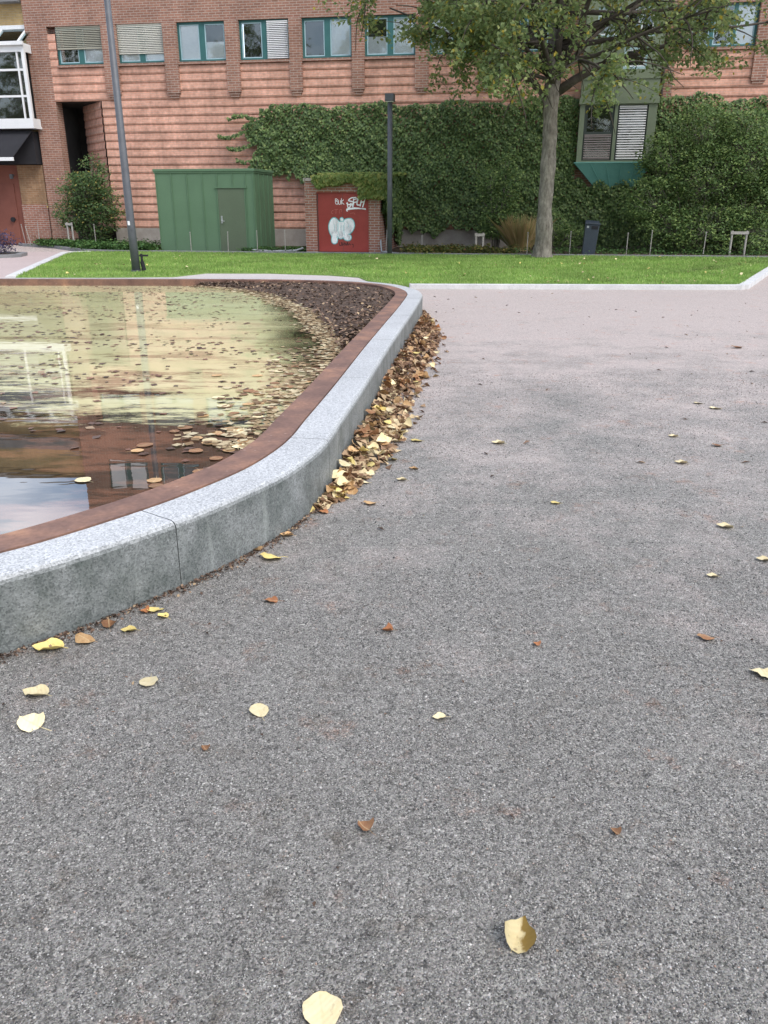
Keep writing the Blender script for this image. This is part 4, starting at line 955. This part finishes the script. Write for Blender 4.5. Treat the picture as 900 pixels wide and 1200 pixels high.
MB().box(-.10, .10, -.13, .13, 4.285, 4.3).build('lens', M['curtain'], l2)

# ------------------------------------------------------------------ litter bin
bp = W(10.9, 3.98)
bn = thing('litter_bin', 'dark blue litter bin leaning slightly in front of the ivy', 'litter bin', (bp.x, bp.y, .06), FROT)
bn.rotation_euler = (0, R(4), FROT)
b = MB(); b.add([(-.19, -.17, 0), (.19, -.17, 0), (.19, .17, 0), (-.19, .17, 0), (-.21, -.19, .88), (.21, -.19, .88), (.21, .19, 1.0), (-.21, .19, 1.0)], [(0, 3, 2, 1), (4, 5, 6, 7), (0, 1, 5, 4), (1, 2, 6, 5), (2, 3, 7, 6), (3, 0, 4, 7)])
b.build('body', M['bin_paint'], bn, bevel=.015)
b = MB(); b.box(-.23, .23, -.215, .0, .885, .93); b.build('lid', M['bin_paint'], bn, bevel=.01)
MB().box(-.02, .17, -.2, -.18, .76, .85).build('opening', M['black_cloth'], bn); MB().box(-.16, -.1, -.195, -.18, .78, .84).build('sticker', M['pale_metal'], bn)

# ------------------------------------------------------------------ thin stakes along the beds
def stake(u, v, h, label, lean=0., r=.014, m='stake'):
    s = MB(); s.tube([(0, 0, -.05), (0, 0, h)], [r, r*.9], 6); s.tube([(0, 0, h-.03), (0, 0, h)], r*1.5, 6)
    o = s.build('garden_stake', M[m]); p = W(u, v); o.location = (p.x, p.y, .05); o.rotation_euler = (0, lean, FROT)
    tag(o, label, 'stake', 'thin stakes along the planting beds'); return o
SF = [(-10.0, .6, .75, 'thin stake in front of the terracotta wall, leftmost of all stakes', -.12), (-9.6, .9, .7, 'thin tilted stake just left of the brick corner pier', -.2), (-9.0, 1.3, .8, 'thin stake at the foot of the brick corner pier', .03),
      (-6.2, 2.3, .8, 'thin stake right of the green shrub by the dark recess', 0), (-4.5, 3.0, .7, 'thin stake in the bed left of the green shed', 0),
      (-1.85, 4.2, .62, 'thin stake before the green shed, left of its door', 0), (-.58, 4.2, .64, 'thin stake before the olive door of the green shed', .03), (.42, 4.2, .68, 'thin stake at the right corner of the green shed', .0), (1.35, 4.2, .70, 'thin stake between the shed and the red-door housing', 0),
      (4.62, 4.1, .72, 'thin stake just left of the short lamp post', .06), (5.75, 3.9, .55, 'thin stake right of the short lamp post', 0), (9.05, 3.9, .66, 'thin stake in front of the straw grass tuft', 0),
      (10.35, 3.9, .70, 'thin stake between the tree trunk and the litter bin', 0), (12.05, 3.9, .66, 'thin stake right of the litter bin', 0), (12.75, 3.9, .74, 'pale thin stake under the right end of the copper foot', 0), (14.3, 3.9, .70, 'thin stake in front of the large shrub', .02)]
for u, v, h, lb_, ln in SF: stake(u, v, h, lb_, ln)
def tree_frame(u, v, h, wd_, label, m):
    t = thing('stake_frame', label, 'tree stake', tuple(W(u, v, .05)), FROT, 'wooden stake frames')
    for x in (-wd_/2, wd_/2): MB().tube([(x, 0, -.05), (x, 0, h)], .032, 8).build('post', M[m], t)
    MB().box(-wd_/2-.05, wd_/2+.05, -.045, -.03, h-.1, h-.02).build('crossbar', M[m], t)
tree_frame(7.55, 3.6, .62, .22, 'small pale wooden stake frame left of the straw grass tuft', 'pale_wood')
tree_frame(15.35, 3.5, .72, .42, 'pair of wooden posts with crossbar under the large shrub', 'stake')
tree_frame(-7.25, 2.1, .85, .18, 'pale wooden stakes in the bed below the shrub by the recess', 'stake')
pipe = MB(); pipe.tube([tuple(W(.2, 4.1, .12)), tuple(W(.9, 4.15, .09)), tuple(W(1.7, 4.2, .12)), tuple(W(1.95, 4.25, .2))], .03, 8)
tag(pipe.build('hose', M['pale_metal']), 'pale hose lying between the green shed and the brick housing', 'hose')
pipe = MB(); pipe.tube([tuple(W(4.42, 3.9, .45)), tuple(W(4.5, 4.2, .12)), tuple(W(5.0, 4.3, .07)), tuple(W(5.6, 4.2, .07))], .028, 8)
tag(pipe.build('hose', M['pale_metal']), 'pale hose curling round the foot of the short lamp post', 'hose')

# ------------------------------------------------------------------ fallen leaves
def leaf_mesh(seed, curl, twist, heart=.0, size=.08, rnd=False):
    rd_ = random.Random(seed); prof = [(-.48, .0), (-.46, .17), (-.38, .33), (-.25, .44), (-.08, .485), (.1, .47), (.25, .40), (.36, .29), (.44, .16), (.48, .0)] if rnd else [(-.5+.0, .0), (-.47, .20), (-.36, .38), (-.2, .46), (-.02, .44), (.16, .34), (.32, .2), (.44, .08), (.52, .0)]
    rows = []; m = MB(); nr = 9
    for i, (y, hw) in enumerate(prof):
        hw *= 1 + rd_.uniform(-.07, .07)
        sl, sr = 1 + rd_.uniform(-.08, .08), 1 + rd_.uniform(-.08, .08)
        rowv = []
        for k in range(nr):
            s_ = -1 + 2*k/(nr-1); x = s_*hw*(sl if s_ < 0 else sr); yy = y - heart*abs(s_)**1.5*(1 if y < -.3 else 0)*.16
            z = curl*(x*x*1.6 + .5*yy*yy) + twist*x*yy*1.6 + .08*abs(s_)*hw + rd_.uniform(-.012, .012) + .035*math.sin(yy*14+seed)*abs(s_)
            rowv.append((x*size, yy*size, z*size))
        rows.append(rowv)
    vs = [p for r in rows for p in r]; fs = [(i*nr+k, i*nr+k+1, (i+1)*nr+k+1, (i+1)*nr+k) for i in range(len(rows)-1) for k in range(nr-1)]
    m.add(vs, fs); z0 = rows[0][2]
    m.tube([(0, -.49*size, z0[2]), (.04*size, -.75*size, .03*size), (.1*size, -1.0*size, .01*size)], [.0012, .001, .0008], 5)
    mz = min(p[2] for p in m.v); m.v = [(x, y, z-mz) for x, y, z in m.v]
    me = bpy.data.meshes.new('fallen_leaf'); me.from_pydata(m.v, [], m.f); me.update(); me.polygons.foreach_set('use_smooth', [True]*len(me.polygons)); return me
LM = {}
def leaf(shape, matn, loc, rot, scale, label=None, group=None, tilt=(0, 0)):
    key = (shape, matn)
    if key not in LM:
        spec = {0: (.15, .1, .9), 1: (.5, .25, .5), 2: (-.45, .3, .9), 3: (.9, -.5, .3), 4: (.25, -.35, .2), 5: (1.3, .6, .6), 6: (.12, .08, .5)}[shape]
        me = leaf_mesh(shape+1, spec[0], spec[1], spec[2], rnd=shape in (0, 6)); me.materials.append(M[matn]); LM[key] = me
    o = bpy.data.objects.new('fallen_leaf', LM[key]); C.objects.link(o); o.location = loc; o.rotation_euler = (tilt[0], tilt[1], rot); o.scale = (scale, scale, scale)
    if label: o['label'] = label; o['category'] = 'leaf'
    if group: o['group'] = group
    return o
GLOC = 1
# (x, y, shape, material, rotation deg, scale, tiltx, tilty, label)
SCAT = [
 (-1.179, 2.366, 1, 'cream', 80, 1.03, 0.1, 0.1, 'cream leaf near the left edge, just above another'),
 (-1.127, 2.202, 4, 'cream', 60, 1.15, 0.1, -0.1, 'large cream leaf near the left edge, the nearest one left of the kerb joint'),
 (-0.812, 2.434, 0, 'cream', 180, 0.79, 0.05, 0, 'heart shaped cream leaf on the gravel below the kerb joint'),
 (-0.409, 2.272, 0, 'cream', 20, 0.79, 0.05, 0.1, 'pale cream leaf alone on the gravel right of the heart shaped leaf'),
 (-1.251, 2.665, 1, 'yellow', 95, 1.3, 0.1, 0.1, 'large yellow-green leaf against the kerb at the far left'),
 (-1.14, 2.729, 2, 'tan', 60, 0.91, 0.1, 0.0, 'tan folded leaf right of the yellow-green leaf at the kerb'),
 (-1.078, 2.849, 3, 'brown', 20, 0.77, 0.1, 0.1, 'small brown curled leaf against the kerb below the granite joint'),
 (-0.99, 2.801, 1, 'yellow', 100, 0.68, 0.1, 0.1, 'small olive yellow leaf a hand away from the kerb'),
 (-0.932, 2.971, 0, 'yellow', 140, 0.8, 0.2, 0.1, 'yellow leaf against the kerb left of the granite joint'),
 (-0.888, 2.92, 1, 'yellow', 60, 0.57, 0.1, 0.1, 'small greenish leaf touching a yellow one by the kerb'),
 (-0.973, 2.956, 3, 'orange', 80, 0.53, 0.1, 0.1, 'small rusty leaf left of the yellow leaf by the kerb'),
 (-0.472, 3.055, 4, 'orange', 90, 0.73, 0.1, 0.1, 'small orange leaf on the gravel below the wet kerb foot'),
 (-0.597, 3.581, 3, 'tan', 200, 0.73, 0.9, 0.1, 'tan leaf standing upright against the kerb'),
 (-0.536, 3.491, 2, 'yellow', 80, 1.12, 0.1, 0.2, 'yellowish folded leaf lying beside the upright leaf at the kerb'),
 (-0.488, 3.774, 1, 'tan', 90, 0.76, 0.1, 0.1, 'small tan leaf at the kerb above the upright leaf'),
 (-0.396, 4.137, 2, 'yellow', 20, 0.71, 0.6, 0.1, 'yellow leaf tilted against the kerb before the drift begins'),
 (-0.329, 4.098, 4, 'orange', 90, 0.76, 0.1, 0.1, 'small orange leaf at the near tip of the leaf drift'),
 (-0.319, 4.23, 0, 'cream', 90, 0.72, 0.1, 0.1, 'small cream leaf at the near tip of the leaf drift'),
 (-0.23, 4.328, 0, 'yellow', 90, 0.74, 0.1, 0.1, 'bright yellow leaf just outside the tip of the leaf drift'),
 (-0.084, 4.23, 2, 'tan', 90, 0.78, 0.1, 0.1, 'curled tan leaf on open gravel right of the drift tip'),
 (-0.121, 4.597, 2, 'cream', 90, 0.65, 0.3, 0.1, 'cream leaf leaning up right of the drift tip'),
 (0.102, 4.645, 1, 'cream', 90, 0.72, 0.1, 0.1, 'pale leaf on open gravel right of the leaf drift'),
 (0.22, 5.507, 0, 'yellow', 90, 0.91, 0.1, 0.1, 'yellow leaf beside the widest part of the drift'),
 (0.181, 4.863, 1, 'tan', 90, 0.68, 0.2, 0.1, 'small tan leaf right of the pale leaf by the drift'),
 (0.01, 2.801, 3, 'orange', 100, 0.59, 0.1, 0.2, 'rusty orange curled leaf in the middle of the gravel'),
 (0.176, 2.229, 1, 'cream', 100, 0.53, 0.1, 0.1, 'small cream leaf in the middle of the gravel, nearer than the rusty one'),
 (0.301, 1.396, 5, 'half', -25, 0.99, 0.25, 0.3, 'curled cream leaf with brown folded edge, second nearest to the viewer'),
 (-0.128, 1.21, 6, 'cream', 10, 1.01, 0.02, 0.05, 'round flat cream leaf at the bottom edge, nearest to the viewer'),
 (1.324, 2.489, 4, 'cream', 60, 1.0, 0.1, 0.1, 'cream leaf cut by the right edge of the view'),
 (1.735, 3.888, 1, 'cream', 80, 0.95, 0.15, 0.1, 'cream leaf with curled shadow side in the right half of the gravel'),
 (1.452, 3.296, 1, 'cream', 80, 0.58, 0.1, 0.1, 'small cream leaf below the curled one on the right'),
 (1.755, 3.472, 1, 'cream', 80, 0.76, 0.1, 0.1, 'pale leaf at the right edge level with the small cream leaf'),
 (0.941, 4.244, 0, 'yellow', 90, 0.6, 0.1, 0.1, 'small yellow leaf alone in the upper middle of the gravel'),
 (1.885, 4.988, 1, 'cream', 80, 0.91, 0.1, 0.1, 'pale leaf in the upper right of the gravel'),
 (1.216, 2.742, 2, 'brown', 80, 0.71, 0.1, 0.1, 'brown leaf on the gravel at right, darker than all around it'),
 (2.044, 5.619, 1, 'cream', 90, 0.78, 0.1, 0.1, 'tiny pale leaf far off at right, left of a darker pair'),
 (2.261, 5.379, 2, 'brown', 90, 0.75, 0.1, 0.1, 'small half shaded leaf far off at right'),
 (2.66, 6.468, 0, 'cream', 90, 1.06, 0.1, 0.1, 'pale far leaf on the right, wider of two side by side'),
 (2.587, 6.648, 0, 'cream', 90, 0.81, 0.1, 0.1, 'pale far leaf on the right, smaller of two side by side'),
 (0.781, 5.443, 1, 'cream', 90, 1.05, 0.1, 0.1, 'pale leaf far off in the middle of the gravel'),
 (4.015, 9.414, 2, 'brown', 90, 1.35, 0.1, 0.1, 'dark brown leaf in the far gravel at right'),
 (-0.544, 2.071, 3, 'brown', 40, 0.35, 0.1, 0.1, 'brown leaf fragment below the heart shaped leaf'),
 (0.606, 1.719, 3, 'brown', 40, 0.35, 0.1, 0.1, 'tiny brown leaf fragment in the near gravel at right'),
 (0.569, 2.697, 3, 'orange', 40, 0.37, 0.1, 0.1, 'small reddish leaf fragment in the middle right gravel'),
 (-0.054, 1.737, 3, 'brown', 40, 0.58, 0.0, 0.1, 'dark flat bark-like leaf scrap in the near middle gravel')]
for x, y, s, m, r, sc, tx, ty, lb_ in SCAT: leaf(s, 'leaf_'+m, (x, y, .004), R(r), sc, lb_, 'single leaves lying on the gravel', (tx, ty))

# drift of leaves heaped against the kerb
def kerb_at(y):
    i = min((k for k in range(nO) if outer[k][0] > -2 and outer[k][1] < 12.3), key=lambda k: abs(outer[k][1]-y)); return outer[i][0]
def drift_w(y): return float(np.interp(y, [4.1, 4.5, 4.8, 5.2, 6.5, 7.7, 8.9, 10.3, 11.3, 12.2, 12.8], [.02, .12, .19, .27, .28, .29, .34, .33, .19, .07, .01]))
random.seed(5)
n = 2600; ys = rng.uniform(4.15, 12.7, n); ws = np.array([drift_w(y) for y in ys]); q = rng.random(n)**1.3*np.where(rng.random(n) < .08, 1.45, 1.); kx = np.array([kerb_at(y) for y in ys])
xs_ = kx + .02 + q*ws; hh = .10*np.clip(1-q, 0, 1)*np.clip(ws/.3, .2, 1)*rng.uniform(.1, 1, n) + .006
N = np.c_[rng.normal(.25, .5, n), rng.normal(0, .5, n), np.ones(n)]; T = rng.normal(0, 1, (n, 3))
for far_, mm in ((False, 'litter'), (True, 'brown_litter')):
    k = (ys + rng.normal(0, .8, n) > 7.3) == far_
    o = leaves('leaf_litter', np.c_[xs_, ys, hh][k], N[k], T[k], rng.uniform(.05, .085, k.sum()), M[mm], aspect=.85, fold=.2); tag(o, kind='stuff')
for i in range(125):
    y = 4.3 + (random.random()**1.6)*7.4; wd_ = drift_w(y); q = random.random()*1.12
    x = kerb_at(y) + .035 + q*wd_; z = .012 + .105*max(0, 1-q)*min(1, wd_/.28)
    m = random.choices(['tan', 'brown', 'yellow', 'cream', 'orange'], [5, 1.5, 1.8, 4, .3] if y < 7 else [4, 6, .3, .7, .6])[0]
    leaf(random.choice([1, 2, 3, 4, 5]), 'leaf_'+m, (x, y, z), random.uniform(0, 6.28), random.uniform(.75, 1.05), 'dry curled leaf in the drift heaped along the outside of the granite kerb', 'leaves in the drift along the kerb', (random.gauss(0, .35), random.gauss(.1, .35)))

# floating leaves
pin = np.array(rin)
def in_pond(P): return inside(P, rin)
n = 11000; P = np.c_[rng.uniform(-9, .6, n), rng.uniform(2.2, 15.2, n)]
nz = noise2(P[:, 0]*.7, P[:, 1]*1.2, 1.1) + .6*noise2(P[:, 0], P[:, 1], 3.3)
k = in_pond(P) & (rng.random(n) < np.clip(.26 + .6*nz, .06, .9)) & (P[:, 1] + .55*P[:, 0] > 3.6); P = P[k]; n = len(P)
N = np.c_[rng.normal(0, .05, (n, 2)), np.ones(n)]; T = rng.normal(0, 1, (n, 3))
o = leaves('sunken_leaves', np.c_[P, np.full(n, WZ+.004)], N, T, rng.uniform(.035, .085, n), M['sunk_litter'], aspect=.8, fold=.03); tag(o, kind='stuff')
# pale band along the mud bank and the rim
bA = resamp(band, 400); n = 2300; bi = rng.integers(0, 400, n); P = bA[bi] + rng.normal(0, 1, (n, 2))*np.array([.15, .14])*(.35+.65*rng.random((n, 1))) - np.array([.06, .0])
i2 = near((-.9, 4.6), rin); i3 = near((-.33, 8.2), rin); rs = resamp(rin[i2:i3+1], 300)
n2 = 620; bi = rng.integers(0, 300, n2); Q = rs[bi] + np.c_[-np.abs(rng.normal(0, .24, n2)) - .03, np.abs(rng.normal(0, .08, n2))]
P = np.concatenate([P, Q]); P = P[in_pond(P)]; n = len(P); tt = rng.random(n)
N = np.c_[rng.normal(0, .06, (n, 2)), np.ones(n)]; T = rng.normal(0, 1, (n, 3))
o = leaves('floating_leaves', np.c_[P, WZ+.004+rng.uniform(0, .008, n)], N, T, rng.uniform(.05, .085, n), M['pale_litter'], aspect=.8, fold=.03); tag(o, kind='stuff')
# bits on the mud
n = 2600; ii = rng.integers(0, 120, n); jj = rng.integers(3, K, n); P = Vb.reshape(120, K, 3)[ii, jj] + rng.normal(0, .04, (n, 3))*np.array([1, 1, .1]) + np.array([0, 0, .006]); P = P[in_pond(P[:, :2])]; n = len(P)
o = leaves('mulch', P, np.c_[rng.normal(0, .5, (n, 2)), np.ones(n)], rng.normal(0, 1, (n, 3)), rng.uniform(.03, .08, n), M['chips'], aspect=.5, fold=.1); tag(o, kind='stuff')
random.seed(9); cnt = 0
while cnt < 62:
    t = random.random()
    j = int(i2 + (near((-.45, 7.6), rin)-i2)*t*t*.9) - (random.randint(0, 30) if random.random() < .5 else 0); p = rin[j]; off = abs(random.gauss(0, .42)) + .05; x, y = p[0]-off*.85, p[1]+off*.5
    if not inside(np.array([[x, y]]), rin)[0]: continue
    m = random.choices(['cream', 'tan', 'yellow', 'brown'], [3.5, 5, .1, 3])[0]
    fl = leaf(random.choice([0, 6, 6]), 'leaf_'+m, (x, y, WZ+.005), random.uniform(0, 6.28), random.uniform(.8, 1.15), 'pale leaf floating on dark pond water close to the near rim', 'leaves floating along the near rim'); fl.scale.z *= .2; cnt += 1
# leaves on the lawn
random.seed(13); cnt = 0
while cnt < 42:
    x, y = random.uniform(-8, 12), random.uniform(16.5, 27)
    if random.random() < .5: x = random.uniform(3, 10)
    if not inside(np.array([[x, y]]), lawn_poly)[0]: continue
    leaf(random.choice([1, 2, 4]), random.choice(['leaf_cream', 'leaf_yellow', 'leaf_yellow']), (x, y, .09), random.uniform(0, 6.28), random.uniform(.55, .95), 'small yellow leaf lying on the green lawn', 'yellow leaves strewn over the lawn', (random.gauss(0, .4), random.gauss(0, .4))); cnt += 1
n = 300; P = np.c_[rng.uniform(-8, 12, n), rng.uniform(16.5, 26.5, n), np.full(n, .095)]; P = P[inside(P[:, :2], lawn_poly)]; n = len(P)
o = leaves('lawn_litter', P, np.c_[rng.normal(0, .4, (n, 2)), np.ones(n)], rng.normal(0, 1, (n, 3)), rng.uniform(.03, .06, n), M['pale_litter'], aspect=.8, fold=.15); tag(o, kind='stuff')
# loose grit of the gravel surface: stones of 2-5 mm, some pale, some dark
M['grit'] = island_ramp('grit', (0, (.05, .05, .052)), (.3, (.13, .128, .125)), (.6, (.25, .245, .235)), (.85, (.42, .41, .39)), (.95, (.62, .60, .57)), (1, (.40, .27, .21)), rough=.85, big=6)
def grit(n, d0_, d1_, r0, r1):
    d_ = d0_ + (d1_-d0_)*rng.random(n)**.75; x = rng.uniform(-.62, .62, n)*(d_+.35); P = np.c_[x, d_]
    P = P[~inside(P, outer[::4])]; keep = rng.random(len(P)) < np.clip(.62 + .45*noise2(P[:, 0]*1.3, P[:, 1]*1.3, 2.1) + .3*noise2(P[:, 0], P[:, 1], 9), .08, 1); P = P[keep]; n = len(P)
    r = rng.uniform(r0, r1, n)*np.where(rng.random(n) < .04, 1.5, 1.)
    B = np.array([(1, 0, 0), (0, 1, 0), (-1, 0, 0), (0, -1, 0), (0, 0, .8), (0, 0, -.5)], float)
    a = rng.uniform(0, 6.28, n); ca, sa = np.cos(a), np.sin(a); J = B[None] * rng.uniform(.6, 1.25, (n, 6, 1)) * r[:, None, None]
    V = np.stack([J[..., 0]*ca[:, None]-J[..., 1]*sa[:, None], J[..., 0]*sa[:, None]+J[..., 1]*ca[:, None], J[..., 2]], -1)
    V[..., 0] += P[:, 0, None] + rng.normal(0, .2, (n, 6))*r[:, None]; V[..., 1] += P[:, 1, None]; V[..., 2] += (r*.25)[:, None]
    F = np.array([(0, 1, 4), (1, 2, 4), (2, 3, 4), (3, 0, 4), (1, 0, 5), (2, 1, 5), (3, 2, 5), (0, 3, 5)])
    Fa = (np.arange(n)[:, None, None]*6 + F[None]).reshape(-1, 3)
    tag(link('grit', np_mesh('grit', V.reshape(-1, 3), Fa), M['grit']), kind='stuff')
grit(110000, .85, 3.4, .0016, .0034)
grit(70000, 3.2, 8.0, .002, .0045)
# crumbs of earth and leaf fragments at the foot of the kerb and over the gravel
n = 1500; idx = rng.integers(near((-1.9, 2.15), outer), near((-.4, 4.3), outer), n); oo = np.array(outer); nr_ = np.array(offs(outer, -1.0)) - oo
P = oo[idx] + rng.normal(0, .05, (n, 2))*0 + (np.roll(oo, -1, 0)-oo)[idx]*rng.random((n, 1)) + nr_[idx]*(np.abs(rng.normal(0, .028, n))[:, None]+.004); P = np.c_[P, rng.uniform(.002, .008, n)]
o = leaves('earth_crumbs', P, np.c_[rng.normal(0, .6, (n, 2)), np.ones(n)], rng.normal(0, 1, (n, 3)), rng.uniform(.006, .02, n), M['chips'], aspect=.7, fold=.2); tag(o, kind='stuff')
n = 110; P = np.c_[rng.uniform(-.2, 6, n), rng.uniform(3.5, 15.5, n), np.full(n, .006)]; P = P[~inside(P[:, :2], outer)]; n = len(P)
o = leaves('leaf_scraps', P, np.c_[rng.normal(0, .3, (n, 2)), np.ones(n)], rng.normal(0, 1, (n, 3))*np.array([1, 1, .2]), rng.uniform(.02, .075, n), M['chips'], aspect=.35, fold=.15); tag(o, kind='stuff')
n = 900; P = np.c_[rng.uniform(-1.5, 5, n), rng.uniform(.8, 14, n), np.full(n, .004)]; P = P[~inside(P[:, :2], outer)]; n = len(P)
o = leaves('leaf_crumbs', P, np.c_[rng.normal(0, .3, (n, 2)), np.ones(n)], rng.normal(0, 1, (n, 3)), rng.uniform(.006, .018, n), M['chips'], aspect=.6, fold=.2); tag(o, kind='stuff')
